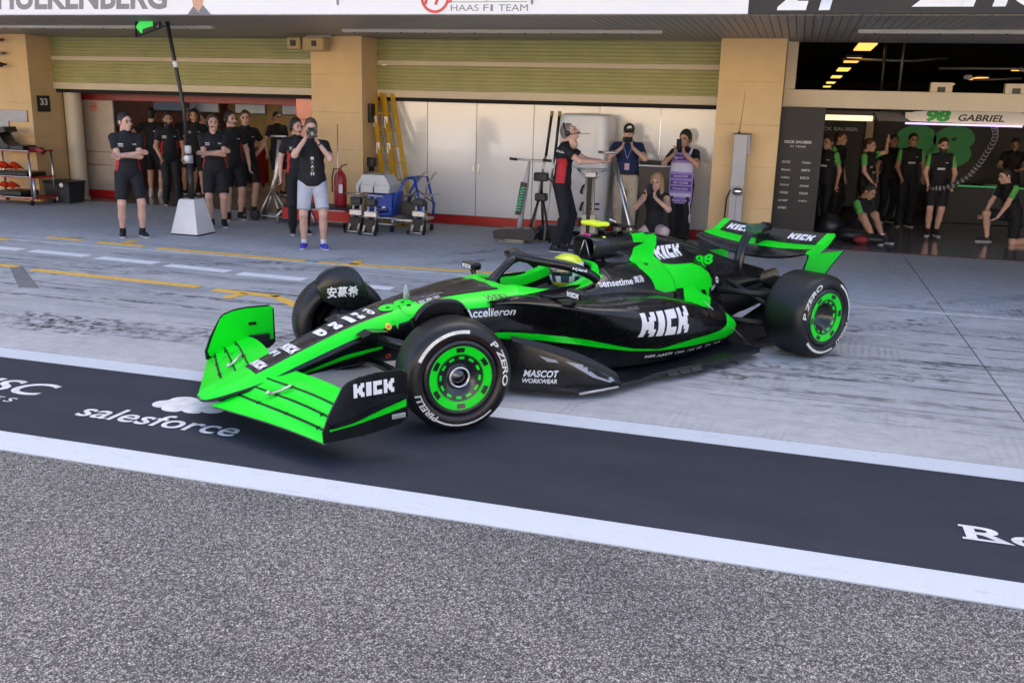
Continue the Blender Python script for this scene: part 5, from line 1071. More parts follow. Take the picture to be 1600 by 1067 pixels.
put_person('m', 'man in a lilac photographer bib raising a phone', -1.67, 15.00, -14, H=1.74, bottom='trousers', arms=('phone', 'phone'), hair='full', hairc=(.012, .01, .009), skin='tan', head=(rad(-12), rad(8)), girth=1.05)
put_person('n', 'blonde woman crouching with a phone in front of the black cabinet', -1.90, 13.75, -14, H=1.68, legs='squat', hip_z=.36, arms=('phone', 'phone'), top='vest', hair='long', hairc=(.40, .26, .13), skin='fair', girth=.88, botc=mat('cloth_pale_pink', (.55, .42, .42), .85, var=.1), bottom='trousers', head=(0, rad(6)))
SAUM = [(-.06, .28, .13, .035, PRW, True), (.06, .40, .05, .014, PRW, True)]
put_person('o', 'crew member with green sleeve just inside the dark sponsor panel', 0.52, 17.60, -30, H=1.68, arms=('low', 'down'), sleevec=GREENC, marks=SAUM, h=.02, skin='tan', bottom='trousers')
put_person('p', 'bareheaded crew member behind the dark sponsor panel looking away', 0.75, 18.80, 60, H=1.74, arms=('down', 'down'), sleevec=GREENC, h=.02, hairc=(.10, .05, .03), bottom='trousers')
put_person('q', 'crew member throwing one arm up inside the right garage', 1.23, 18.30, 70, H=1.64, arms=('low', 'raised'), sleevec=GREENC, marks=SAUM, h=.02, sock=SOCKB, hairc=(.06, .03, .02))
put_person('r', 'tall crew member with lime shoulders standing behind the hose man', 2.05, 19.20, 18, H=1.74, arms=('low', 'low'), sleevec=GREENC, marks=SAUM, h=.018, skin='tan', bottom='trousers')
put_person('s', 'bearded crew member in shorts holding a ribbed air hose', 2.41, 17.90, 8, H=1.70, legs='stand', arms=('low', 'low'), sleevec=GREENC, marks=SAUM, h=.018, beard=(.03, .02, .016), sock=SOCKB, stance=.07, head=(rad(10), rad(8)))
put_person('t', 'crew member sitting on the garage floor with bare knees drawn up', 1.00, 16.60, 60, H=1.74, legs='sit', hip_z=.17, arms=('knee', 'knee'), lean=rad(18), sleevec=GREENC, h=.018, sock=SOCKW, head=(0, rad(25)), skin='tan')
put_person('u', 'crew member down on one knee at the right edge', 3.57, 17.50, -50, H=1.74, legs='kneel', hip_z=.48, arms=('knee', 'knee'), lean=rad(20), sleevec=GREENC, h=.02, head=(0, rad(15)))
put_person('v', 'crew member standing behind the counter with hands together', 4.18, 21.20, 0, H=1.68, arms=('work', 'work'), h=.02, skin='tan', head=(0, rad(18)))
put_person('w', 'crew member half hidden left of the tall crew member', 1.77, 19.80, 30, H=1.70, arms=('down', 'down'), h=.022, bottom='trousers', skin='tan')
# ================================================================== EQUIPMENT
CHROME = mat('chrome', (.72, .72, .72), .12, metal=1., var=.05); WHITEP = mat('white_paint', (.74, .74, .74), .4, var=.05); BLUEP = mat('blue_paint', (.015, .07, .42), .35, var=.1, scale=6); YELP = mat('ladder_yellow', (.62, .36, .015), .45, var=.12, scale=8)
LGREY = mat('light_grey_metal', (.42, .42, .43), .45, var=.08); CASEW = mat('case_white', (.60, .61, .62), .45, var=.06); REDBR = mat('bodywork_red', (.70, .045, .012), .4, var=.12, scale=7)
BLACKC = mat('carbon_parts', (.016, .017, .02), .4, var=.25, scale=9); WOOD = mat('pale_alloy', (.50, .45, .36), .4, metal=.3, var=.15)
def tb(mb, pts, r, n=8, **k): return mb.tube(pts, r, n, **k)
def wheelset(parent, pts, r=.05, w=.03, m=None, axis=(1, 0, 0)):
    for p in pts:
        MB().lathe([(0, -w / 2), (r * .92, -w / 2), (r, -w * .3), (r, w * .3), (r * .92, w / 2), (0, w / 2)], p, axis, 14).build('castor_wheel', m or RUBBER, parent)
# ---- signal pole with green arrow
t = thing('signal_pole', 'black signal pole on a white weighted base with a lit green arrow', 'signal', (-8.73, 12.3, .01))
rows = [[(sx * w, sy * w, z) for sx, sy in ((-1, -1), (-.82, -1), (.82, -1), (1, -1), (1, -.82), (1, .82), (1, 1), (.82, 1), (-.82, 1), (-1, 1), (-1, .82), (-1, -.82))] for w, z in ((.23, 0), (.23, .025), (.135, .51), (.12, .53), (.0, .53))]
MB().grid(rows, False, True).build('weighted_base', WHITEP, t, auto=30); bx('base_foot', RUBBER, t, -.235, .235, -.235, .235, -.005, .02, .008)
MB().tube([(0, 0, .5), (.01, 0, 1.05)], .042, 12).build('lower_post', BLACKP, t); MB().tube([(.0, 0, .95), (-.05, 0, 1.9), (-.15, 0, 2.5), (-.27, 0, 3.26)], .028, 10).build('boom', BLACKP, t)
MB().tube([(-.005, 0, 1.06), (-.008, 0, 1.18)], .062, 12).build('clamp', LGREY, t); MB().ball((.0, -.05, 1.13), .055, 10).build('clamp_knob', WHITEP, t); MB().tube([(-.01, 0, 1.2), (-.015, 0, 1.32)], .05, 12).build('clamp', CASEW, t)
MB().tube([(-.142, 0, 2.44), (-.152, 0, 2.53)], .036, 12).build('collar', WHITEP, t)
fr = MB(); q = [(-.78, 2.87), (-.36, 2.99), (-.34, 3.26), (-.76, 3.13)]
for k in range(4): a, c = q[k], q[(k + 1) % 4]; fr.tube([(a[0], -.02, a[1]), (c[0], -.02, c[1])], .016, 6)
fr.tube([(-.36, -.02, 2.99), (-.22, 0, 3.02)], .014, 6); fr.tube([(-.34, -.02, 3.24), (-.26, 0, 3.25)], .014, 6); fr.tube([(-.50, -.02, 3.21), (-.30, -.01, 3.0)], .010, 6); fr.tube([(-.46, -.02, 2.96), (-.33, -.01, 3.2)], .010, 6)
fr.build('sign_frame', BLACKP, t); MB().prism([(-.765, 2.885), (-.47, 2.97), (-.45, 3.215), (-.745, 3.125)], 'y', -.015, .015).build('sign_back', BLACKP, t)
ARW = mat('green_light', (.02, .6, .08), .4, var=.05, emit=(.02, .85, .12), estr=.12)
MB().prism([(-.775, 3.0), (-.655, 3.12), (-.65, 3.075), (-.47, 3.125), (-.475, 3.02), (-.66, 2.97), (-.665, 2.905)], 'y', -.028, -.016).build('arrow_light', ARW, t)
# ---- parts rack at the far left
t = thing('parts_rack', 'wheeled steel rack loaded with red and black bodywork parts', 'rack', (-13.95, 14.4, .01))
for x in (-.62, .52):
    for y in (-.28, .28): MB().tube([(x, y, .08), (x, y, 1.0)], .02, 8).build('post', STEEL, t)
for z, m in ((.12, REDP), (.50, REDP), (.97, REDP)): bx('shelf', m, t, -.66, .56, -.30, .30, z, z + .022, .004)
for z in (.145, .525, .995): MB().tube([(-.66, -.31, z), (.56, -.31, z)], .012, 6).build('shelf_rail', STEEL, t)
wheelset(t, [(-.6, -.28, .05), (.5, -.28, .05), (.5, .28, .05), (-.6, .28, .05)])
MB().tube([(.60, -.30, .14), (.60, -.30, .50)], .026, 8).build('tube_post', ALU, t)
random.seed(3)
def scoop(x, y, z, s, m, nm, lab, tilt=0.):
    mb = MB(); rows = []
    for q in np.linspace(0, 1, 6): rows.append([(x + s * (-.5 + q), y - .10 + .2 * u, z + s * .8 * math.sin(math.pi * (.15 + .7 * q)) * (1 - .35 * abs(2 * u - 1)) + tilt * q * s) for u in np.linspace(0, 1, 6)])
    mb.grid(rows); mb.grid([[(a, b, c - .012) for a, b, c in r] for r in rows]); return tag(mb.build(nm, m), lab, 'car part', 'bodywork parts on the rack')
for i, x in enumerate((-14.50, -14.32, -14.10, -13.86)): scoop(x, 14.2, .60, .26, REDBR, 'duct_cover', ('leftmost', 'second', 'third', 'rightmost')[i] + ' red duct cover on the middle shelf of the rack')
scoop(-14.42, 14.08, .17, .34, REDBR, 'duct_cover', 'large red cover at the left of the bottom shelf')
for x, n in ((-14.12, 'left'), (-13.95, 'right')): scoop(x, 14.2, .265, .22, REDBR, 'duct_cover', n + ' small red cover on the black tray of the bottom shelf')
tag(MB().box(-14.22, -13.72, 14.15, 14.6, .165, .26, .02).build('parts_tray', BLACKC), 'black tray standing on the bottom shelf of the rack', 'tray')
tag(MB().box(-14.35, -13.52, 14.13, 14.62, .53, .61, .03).build('parts_tray', BLACKC), 'black tray under the red covers on the middle shelf', 'tray')
mb = MB(); mb.prism([(-14.6, 1.0), (-13.95, 1.0), (-13.9, 1.06), (-14.05, 1.15), (-14.15, 1.30), (-13.98, 1.33), (-14.02, 1.42), (-14.25, 1.40), (-14.35, 1.25), (-14.6, 1.38)], 'y', 14.2, 14.5)
tag(mb.build('wing_part', BLACKC), 'jagged black wing assembly lying on top of the rack', 'car part')
tag(MB().box(-13.98, -13.62, 14.2, 14.55, 1.0, 1.09, .02).build('tool_case', BLACKC), 'flat black case at the right end of the rack top', 'case')
tag(MB().tube([(-13.55, 14.3, 1.03), (-13.25, 14.25, 1.02), (-13.2, 14.25, .98)], [.03, .06, .05], 10).build('heat_gun', mat('dark_red_plastic', (.22, .02, .02), .4)), 'dark red tool overhanging the right end of the rack', 'tool')
t = thing('storage_tub', 'dark grey lidded tub on the ground beside the rack', 'tub', (-13.43, 14.95, .012))
MB().grid([[(sx * w, sy * w * .75, z) for sx, sy in ((-1, -1), (1, -1), (1, 1), (-1, 1))] for w, z in ((.26, 0), (.29, .36), (.30, .38), (0, .385))], False, True).build('tub_body', mat('tub_grey', (.025, .027, .033), .5, var=.2), t); bx('lid', PLASTIC, t, -.31, .31, -.24, .24, .385, .41, .01)
for x, z in ((.12, .34), (-.02, .08)): MB().lathe([(0, .01), (.04, .01), (.045, 0)], (x, -.222, z), (0, -1, 0), 12).build('round_sticker', WHITEINK, t)
# plates and lamps on the left pillar
t = thing('number_plate', 'black number plate 33 on the side of the left pillar', 'sign', (-13.86, 15.07, 1.84)); bx('plate', BLACKP, t, 0, .012, -.16, .16, -.15, .15, .003)
decal('plate_number', fit_shape(text_shape('33', 1, .03), .19, .13), WHITEINK, (.0135, -.095, -.03), (0, 1, 0), (0, 0, 1), t)
t = thing('wall_panel', 'grey metal panel fixed to the left pillar above the rack', 'panel', (-14.3, 14.76, 1.6)); bx('plate', LGREY, t, -.6, .33, -.02, .018, -.1, .11, .004); bx('stem', LGREY, t, -.6, -.12, -.016, .016, -.62, -.098, .004)
for z, m, lab in ((2.98, mat('amber_lens', (.45, .12, .03), .3), 'amber lamp high on the left pillar'), (2.74, LGREY, 'grey round lamp on the left pillar'), (2.54, BLACKP, 'black camera dome low on the left pillar')):
    t = thing('beacon', lab, 'lamp', (-14.38, 14.76, z)); MB().tube([(0, .02, 0), (0, -.09, 0)], .02, 8).build('bracket', BLACKP, t); MB().ball((0, -.11, -.01), .06, 12, (1.2, 1, .8)).build('dome', m, t)
t = thing('round_column', 'pale round column at the left garage mouth', 'column', (-13.66, 15.62, 0)); MB().lathe([(.16, 0), (.16, 2.12)], (0, 0, 0), (0, 0, 1), 20).build('shaft', CREAM, t); MB().lathe([(.18, 0), (.18, .04), (.16, .05)], (0, 0, 0), (0, 0, 1), 20).build('foot_ring', CREAM, t)
DOORB = mat('door_beige', (.50, .42, .34), .25, var=.05, coat=.3)
t = thing('garage_door_leaf', 'beige door leaf with a red round emblem in the left garage', 'door', (-13.5, 16.0, 0)); bx('leaf', DOORB, t, -.38, .44, 0, .05, .16, 2.03, .006); bx('kick_plate', REDP, t, -.38, .44, .004, .05, .02, .158, .004)
decal('door_emblem', ring_shape(.075, .09, 28), REDINK, (.0, -.003, 1.80), (1, 0, 0), (0, 0, 1), t); decal('door_emblem', poly_shape([(-.1, -.012), (.06, -.012), (.06, .012), (-.1, .012)], [(-.035, -.05), (-.012, -.05), (.0, .055), (-.022, .055)], [(.02, -.05), (.042, -.05), (.05, .055), (.03, .055)]), REDINK, (.0, -.0035, 1.80), (1, 0, 0), (0, 0, 1), t)
for z in (.92, .66): bx('trim_strip', CHROME, t, -.30, .34, -.008, 0, z, z + .012)
# ---- contents of the left garage
def tool_cabinet(x, y, w, label, top=ALU):
    t = thing('tool_cabinet', label, 'cabinet', (x, y, .015)); bx('carcass', REDWALL, t, 0, w, 0, .55, .08, .92, .01)
    for r in range(5):
        for c in range(2): bx('drawer', mat('drawer_dark', (.03, .02, .02), .4, var=.1), t, .02 + c * w / 2, w / 2 - .01 + c * w / 2, -.015, .0, .10 + .16 * r, .245 + .16 * r, .005); 
        bx('drawer_pull', CHROME, t, .06, w - .06, -.025, -.015, .225 + .16 * r, .235 + .16 * r)
    bx('worktop', top, t, -.02, w + .02, -.03, .58, .92, .955, .006); wheelset(t, [(.1, .08, .045), (w - .1, .08, .045), (.1, .45, .045), (w - .1, .45, .045)], .045)
tool_cabinet(-13.6, 19.6, 1.5, 'dark red tool cabinet at the left of the left garage'); tool_cabinet(-11.9, 20.3, 1.7, 'dark red tool cabinet in the middle of the left garage'); tool_cabinet(-9.9, 20.5, 1.6, 'dark red tool cabinet at the right of the left garage')
for i, (x, y, lab) in enumerate(((-12.9, 18.4, 'stack of covered tyres left in the left garage'), (-10.3, 18.9, 'stack of covered tyres right in the left garage'))):
    t = thing('tyre_stack', lab, 'tyres', (x, y, .012))
    for k in range(3): MB().lathe([(.2, 0), (.30, .0), (.345, .03), (.36, .1), (.36, .2), (.345, .27), (.30, .30), (.2, .30)], (0, 0, .305 * k), (0, 0, 1), 24, close=True).build('tyre', TYRE, t)
t = thing('overhead_gantry', 'dark overhead gantry with screens inside the left garage', 'gantry', (-11.4, 17.6, 0))
for y in (0, 1.6): MB().tube([(-2.3, y, 2.28), (3.2, y, 2.28)], .035, 8).build('rail', BLACKP, t)
SCR = mat('screen_glow', (.03, .04, .05), .2, emit=(.35, .4, .5), estr=.03)
for x in (-1.9, -1.0, .1, 1.2): bx('screen_case', PLASTIC, t, x, x + .75, -.05, .0, 1.72, 2.16, .012); bx('screen', SCR, t, x + .03, x + .72, -.056, -.05, 1.75, 2.13)
STRIP = mat('strip_light', (.8, .8, .78), .4, emit=(1, .93, .8), estr=2.)
for x0, y0 in ((-2.2, .8), (.2, .8)): bx('light_strip', STRIP, t, x0, x0 + 1.9, y0, y0 + .10, 2.40, 2.43)
for x in (-2.3, 3.2): MB().tube([(x, .8, 2.28), (x, .8, 2.9)], .03, 8).build('hanger', BLACKP, t)
GLOW = mat('warm_strip_light', (.8, .7, .5), .4, emit=(1, .76, .42), estr=2.5)
for x, y, lab in ((-12.6, 19.5, 'warm ceiling light at the left of the left garage'), (-10.6, 20.0, 'warm ceiling light in the middle of the left garage'), (-8.6, 19.2, 'warm ceiling light at the right of the left garage')):
    t = thing('ceiling_light', lab, 'lamp', (x, y, 2.82)); bx('housing', LAMPB, t, -.7, .7, -.09, .09, .0, .07, .01); bx('diffuser', GLOW, t, -.68, .68, -.07, .07, -.014, -.002)
t = thing('roll_up_banner', 'glossy orange red panel standing beside the middle pillar', 'panel', (-8.55, 15.7, .012)); OR_ = mat('orange_red_gloss', (.62, .07, .025), .2, var=.15, scale=2.5, coat=.5)
for k in range(5): bx('panel_section', OR_, t, -.26, .24, -.012, .02, .10 + k * .398, .49 + k * .398, .004)
bx('foot', BLACKP, t, -.28, .26, -.12, .12, 0, .05, .01); decal('panel_lettering', fit_shape(text_shape('S', 1, .05), .12, .18), WHITEINK, (.06, -.0135, 1.55), (1, 0, 0), (0, 0, 1), t)
# ---- rear jack (A-frame with tall lever)
t = thing('quick_lift_jack', 'tall alloy quick lift jack parked in front of the left garage', 'jack', (-8.55, 14.3, .012))
MB().tube([(-.02, 0, .42), (.04, 0, .62), (.10, 0, .75), (.19, 0, 1.36)], [.022, .026, .03, .03], 10, flat=1.4).build('lever', ALU, t); MB().tube([(.02, 0, 1.42), (.32, 0, 1.425)], .018, 8).build('handle_bar', ALU, t)
for y in (-.12, .12):
    MB().tube([(.0, y * .3, .50), (-.18, y, .09)], .016, 8).build('frame_leg', ALU, t); MB().tube([(.04, y * .3, .48), (.24, y, .08)], .016, 8).build('frame_leg', ALU, t); MB().tube([(-.18, y, .09), (.24, y, .08)], .014, 8).build('frame_foot', ALU, t)
wheelset(t, [(-.25, -.15, .09), (-.25, .15, .09)], .09, .05, axis=(0, 1, 0)); bx('saddle_block', RUBBER, t, .16, .42, -.13, .13, .03, .22, .02)
# ---- long red trolley and fire extinguisher, antenna
t = thing('red_trolley', 'low red trolley with black deck at the foot of the middle pillar', 'trolley', (-7.5, 14.1, .012)); bx('chassis', REDP, t, -.62, .62, -.22, .22, .09, .30, .02); bx('deck', BLACKP, t, -.60, .60, -.21, .21, .302, .345, .01)
bx('trim', CHROME, t, -.63, .63, -.228, -.221, .275, .292); bx('trim', CHROME, t, -.63, .63, -.228, -.221, .095, .110); wheelset(t, [(-.5, -.18, .05), (.5, -.18, .05), (.5, .18, .05), (-.5, .18, .05)]); MB().tube([(-.62, -.2, .24), (-.72, -.2, .14), (-.70, -.2, .02)], .022, 8).build('bumper_arm', ALU, t); MB().tube([(-.10, -.23, .30), (.02, -.26, .06)], .016, 8).build('brake_lever', ALU, t)
t = thing('fire_extinguisher', 'red fire extinguisher standing by the middle pillar', 'extinguisher', (-7.12, 14.05, .36)); MB().lathe([(0, 0), (.10, 0), (.105, .02), (.105, .42), (.09, .50), (.05, .56), (.025, .58), (.025, .62)], (0, 0, 0), (0, 0, 1), 20).build('cylinder', mat('extinguisher_red', (.42, .02, .03), .3, var=.1), t); MB().tube([(0, 0, .60), (.05, -.02, .66), (.14, -.02, .68)], .010, 6).build('valve_handle', BLACKP, t); MB().tube([(0, 0, .60), (-.10, -.03, .60), (-.13, -.04, .45), (-.12, -.05, .22)], .011, 6).build('hose', RUBBER, t); bx('label_plate', WHITEINK, t, .02, .09, -.108, -.10, .22, .36)
t = thing('antenna_mast', 'thin upright rod in front of the fire extinguisher', 'rod', (-7.08, 13.85, .345)); MB().tube([(0, 0, 0), (.03, 0, 1.33)], [.010, .006], 6).build('rod', STEEL, t); MB().lathe([(.05, 0), (.05, .015), (.015, .03)], (0, 0, 0), (0, 0, 1), 12).build('foot', BLACKP, t)
# ---- loudspeakers on the middle pillar
t = thing('loudspeaker_pair', 'pair of tan box loudspeakers on a bracket at the top of the middle pillar', 'loudspeaker', (-7.95, 14.66, 2.95)); SPK = mat('speaker_tan', (.50, .36, .17), .55, var=.08)
bx('cabinet', SPK, t, -.36, -.10, -.14, .10, -.10, .10, .035); bx('cabinet', SPK, t, -.06, .34, -.16, .10, -.12, .10, .035); bx('bracket', LGREY, t, -.05, .40, -.02, .02, .102, .135); MB().tube([(.38, 0, .12), (.40, 0, -.02)], .012, 6).build('bracket_arm', LGREY, t)
for x in (-.23, .16): bx('grille', BLACKP, t, x - .04, x + .05, -.17, -.139, -.05, .04, .008)
# ---- ladders
def ladder(x, label):
    t = thing('step_ladder', label, 'ladder', (x, 14.95, .012)); P0, P1 = Vector((.42, -.28, 0)), Vector((-.12, .36, 2.16))
    for s in (0, 1):
        off = Vector((.0, .0, 0)) if s == 0 else Vector((.24, .10, 0)); a = P0 + off; c = P1 + off * .55
        MB().tube([a, c], .085, 4, flat=.5, smooth=False).build('rail', YELP, t)
    for k in range(7): q = .10 + .125 * k; a = P0.lerp(P1, q); c = (P0 + Vector((.24, .10, 0))).lerp(P1 + Vector((.13, .055, 0)), q); MB().tube([a, c], .022, 6, flat=.6).build('rung', YELP, t)
    MB().tube([P0 + Vector((.10, .22, 0)), P0.lerp(P1, .93) + Vector((.02, .05, 0))], .028, 6, flat=.5).build('rear_rail', WOOD, t)
    n = Vector((0, -1, .25)).normalized()
    for q in (.58, .78): a = P0.lerp(P1, q) - Vector((0, .052, -.01)); MB().box(a.x - .03, a.x + .03, a.y - .004, a.y + .004, a.z - .09, a.z + .09).build('warning_label', WHITEINK, t)
ladder(-6.98, 'yellow step ladder leaning nearest the middle pillar'); ladder(-6.78, 'yellow step ladder leaning beside the first one')
t = thing('junction_box', 'black junction box high on the side of the middle pillar', 'box', (-7.055, 15.1, 1.85)); bx('box', BLACKP, t, 0, .06, -.12, .06, -.16, .16, .01)
t = thing('bollard_lamp', 'short black post beside the middle pillar', 'post', (-7.0, 15.0, .01)); MB().tube([(0, 0, 0), (0, 0, .95)], .05, 10).build('post', BLACKP, t); bx('cap', BLACKP, t, -.07, .07, -.07, .07, .94, 1.1, .02)
# ---- blue cooling trolley with white cases
t = thing('cooling_trolley', 'blue wheeled cooling trolley carrying white cases', 'trolley', (-6.25, 14.1, .012))
fr = MB()
for z in (.12, .22): fr.tube([(-.45, -.25, z), (.14, -.25, z), (.14, .38, z), (-.45, .38, z)], .018, 6, closed=True)
for p in ((-.45, -.25), (.14, -.25), (.14, .38), (-.45, .38)): fr.tube([(p[0], p[1], .12), (p[0], p[1], .22)], .018, 6)
fr.build('base_frame', ALU, t); bx('tank', BLUEP, t, -.32, .10, -.18, .30, .23, .62, .03); MB().ball((-.10, -.185, .34), .12, 12, (1.3, .15, .5)).build('pump_cover', mat('dark_blue', (.01, .025, .20), .35), t); bx('maker_plate', WHITEINK, t, -.06, .0, -.205, -.198, .37, .40)
MB().prism([(-.46, .62), (.10, .62), (.12, .74), (.02, .90), (-.34, .90), (-.47, .74)], 'y', -.30, .10).build('white_case', CASEW, t, auto=30)
for x in (-.30, -.06): MB().tube([(x - .10, -.31, .62), (x - .10, -.315, .74), (x, -.24, .92), (x, .05, .92)], .012, 6).build('strap_bar', STEEL, t)
bx('case_seam', LGREY, t, -.47, .12, -.305, -.300, .735, .745)
for y in (-.2, .34): MB().tube([(.12, y, .25), (.20, y, .60), (.36, y, .86), (.50, y, .86), (.62, y, .40), (.60, y, .22)], .022, 8).build('side_frame', BLUEP, t)
MB().tube([(.36, -.2, .86), (.36, .34, .86)], .022, 8).build('cross_tube', BLUEP, t)
bx('pump', PLASTIC, t, .20, .55, -.1, .25, .25, .48, .02); bx('pallet', ALU, t, .14, .62, -.22, .36, .18, .215, .005); MB().tube([(.3, .0, .45), (.42, -.05, .60), (.52, .05, .45), (.40, .10, .35)], .02, 8).build('hose', RUBBER, t)
wheelset(t, [(-.4, -.22, .05), (.12, -.22, .05), (.6, -.18, .05), (.6, .3, .05)], .055, .035)
def stand_jack(x, y, label, arms=False, rz=0.):
    t = thing('trolley_jack', label, 'jack', (x, y, .012), rz)
    for s in (-.07, .07):
        MB().tube([(s, 0, .10), (s * .8, .02, .60)], .020, 8).build('column', LGREY, t); MB().tube([(s, 0, .30), (s * 1.2, -.14, .05)], .022, 6, flat=.6).build('leg', WOOD, t)
    bx('clamp_block', ALU, t, -.11, .11, -.06, .06, .27, .36, .012); bx('head', PLASTIC, t, -.09, .09, -.06, .05, .44, .56, .02); MB().tube([(-.20, 0, .61), (.20, 0, .60)], .015, 8).build('top_bar', STEEL, t)
    MB().tube([(-.14, -.17, .03), (.14, -.17, .03)], .012, 6).build('foot_bar', ALU, t); bx('skirt', BLACKP, t, -.09, .09, -.10, .06, .03, .24, .01); wheelset(t, [(-.13, -.16, .035), (.13, -.16, .035)], .035, .03)
    if arms:
        for s in (-.10, .08): MB().tube([(s, .02, .60), (s + .04, .02, .78), (s + .16, .0, .95), (s + .22, -.04, .98)], .012, 8).build('push_handle', STEEL, t)
        MB().tube([(.12, 0, .62), (.34, 0, .65), (.36, -.06, .65), (.14, -.06, .62)], .010, 6).build('tray_bar', STEEL, t); MB().tube([(.10, -.05, .60), (.28, -.05, .50), (.24, -.05, .32), (.08, -.05, .36)], .010, 6).build('air_hose', RUBBER, t); MB().tube([(-.12, -.05, .60), (.0, -.09, .70), (.10, -.06, .62)], .010, 6).build('air_hose', RUBBER, t)
stand_jack(-6.62, 13.62, 'left of two alloy stand jacks before the blue trolley'); stand_jack(-6.30, 13.48, 'right of two alloy stand jacks before the blue trolley'); stand_jack(-5.66, 13.9, 'alloy stand jack with bent push handles before the white panels', True)
# ---- front jack with T handle, lances and tripod
t = thing('front_jack', 'front jack with T handle and green chevron post', 'jack', (-3.95, 13.72, .012)); MB().tube([(0, 0, .15), (.03, 0, .5), (.08, 0, .86), (.13, 0, 1.22)], [.045, .045, .05, .018], 10).build('post', LGREY, t)
MB().tube([(-.18, 0, 1.255), (.13, 0, 1.235), (.47, 0, 1.245)], .016, 8).build('handle_bar', STEEL, t)
for a, c in ((-.18, -.06), (.34, .47)): MB().tube([(a, 0, 1.25), (c, 0, 1.242)], .021, 8).build('grip', RUBBER, t)
MB().prism([(-.06, .42), (.03, .42), (.12, .90), (.02, .92)], 'y', -.06, -.045).build('post_cover', BLACKP, t); GLOWG = mat('chevron_green', (.03, .55, .25), .4, var=.1)
for k in range(9):
    z = .47 + .042 * k; x = -.02 + .085 * (k / 9)
    MB().prism([(x - .03, z), (x + .01, z + .022), (x + .045, z + .005), (x + .045, z + .022), (x + .01, z + .040), (x - .03, z + .018)], 'y', -.068, -.0605).build('chevron', GLOWG, t)
MB().prism([(-.36, .05), (.26, .05), (.30, .16), (.24, .23), (-.30, .20), (-.38, .16)], 'y', -.14, .14).build('skid', BLACKC, t); MB().tube([(-.28, -.16, .015), (.12, -.16, .015)], .012, 6).build('skid_rail', WOOD, t); bx('roller', WOOD, t, -.2, .1, -.1, .1, .02, .055, .01)
def lance(x0, x1, label):
    t = thing('air_lance', label, 'lance', (x0, 13.9, .012)); MB().tube([(0, 0, .02), ((x1 - x0) * .5, .05, .98)], .016, 8).build('lower_tube', WOOD, t); MB().tube([((x1 - x0) * .5, .05, .96), ((x1 - x0) * .75, .08, 1.32)], .018, 8).build('sleeve', STEEL, t); MB().tube([((x1 - x0) * .75, .08, 1.30), (x1 - x0, .12, 1.90)], .022, 8).build('grip_tube', BLACKP, t); MB().tube([(x1 - x0, .12, 1.88), (x1 - x0 + .008, .122, 1.96)], .026, 8).build('end_cap', mat('cap_brass', (.35, .25, .08), .4, metal=.6), t)
lance(-3.80, -3.58, 'left of two long black tipped lances'); lance(-3.60, -3.46, 'right of two long black tipped lances')
t = thing('tripod', 'black tripod standing behind the lances', 'tripod', (-3.68, 13.95, .012))
for a in (90, 210, 330): MB().tube([(0, 0, .78), (.22 * math.cos(rad(a)), .22 * math.sin(rad(a)), 0)], .02, 8).build('leg', BLACKP, t)
MB().tube([(0, 0, .70), (0, 0, 1.02)], .022, 8).build('column', BLACKP, t); bx('head', BLACKP, t, -.12, .10, -.06, .06, .92, 1.05, .02); MB().tube([(.08, 0, .98), (.26, -.05, .86)], .012, 6).build('pan_handle', BLACKP, t); bx('gear_box', BLACKP, t, -.09, .09, -.07, .07, .62, .74, .02)
t = thing('gear_pile', 'low heap of black cases behind the tripod', 'cases', (-3.5, 14.2, .012)); bx('case', BLACKC, t, -.25, .25, -.15, .15, 0, .24, .03); bx('case', mat('case_dark_red', (.12, .01, .015), .5), t, .05, .40, -.12, .16, .242, .36, .02)
# ---- tall white unit
t = thing('white_fuel_unit', 'tall white moulded unit standing against the partition', 'unit', (-3.25, 15.1, .012)); WU = mat('moulded_white', (.66, .66, .66), .3, var=.03, coat=.3)
rows = []
for w, d, z in ((.36, .30, .08), (.38, .32, .12), (.40, .34, .9), (.42, .35, 1.84), (.40, .34, 1.90), (.36, .30, 1.93), (.0, .0, 1.94)): rows.append([(w * math.copysign(abs(math.cos(a)) ** .45, math.cos(a)), d * math.copysign(abs(math.sin(a)) ** .45, math.sin(a)), z) for a in np.linspace(0, 2 * math.pi, 41)[:-1]])
MB().grid(rows, closed=True).build('shell', WU, t, auto=35); bx('plinth', BLACKP, t, -.34, .34, -.28, .28, 0, .085); bx('maker_mark', mat('pale_red_ink', (.5, .2, .2), .5), t, -.15, .12, -.352, -.349, 1.62, 1.635)
for z in (.75, .48): MB().tube([(.02, -.34, z - .05), (.02, -.40, z - .03), (.05, -.40, z + .06), (.05, -.34, z + .07)], .020, 8).build('handle', BLACKP, t)
for z in (.46, .54): bx('vent', BLACKP, t, .14, .32, -.36, -.33, z - .012, z + .012, .006)
for z in (.46, .54): bx('vent', BLACKP, t, -.34, -.22, -.36, -.33, z - .012, z + .012, .006)
t = thing('steel_lift', 'steel lifting post with a forked head in front of the white unit', 'jack', (-3.0, 14.3, .012))
for x in (-.07, .07): MB().tube([(x, 0, .0), (x * .8, 0, .98)], .022, 8).build('column', WOOD, t)
bx('lower_plate', WOOD, t, -.12, .12, -.04, .03, .02, .42, .01); bx('dark_slot', BLACKP, t, -.03, .03, -.044, .0, .05, .98); MB().tube([(-.20, 0, 1.10), (-.08, 0, .98), (.08, 0, .98), (.20, 0, 1.10)], .020, 8).build('fork', STEEL, t); MB().tube([(-.22, 0, 1.11), (.24, 0, 1.11)], .018, 8).build('top_bar', STEEL, t); MB().tube([(-.55, 0, 1.13), (-.30, 0, 1.16), (-.18, 0, 1.11)], .014, 8).build('side_handle', STEEL, t); bx('hub_block', ALU, t, -.08, .10, -.07, .05, .98, 1.08, .02)
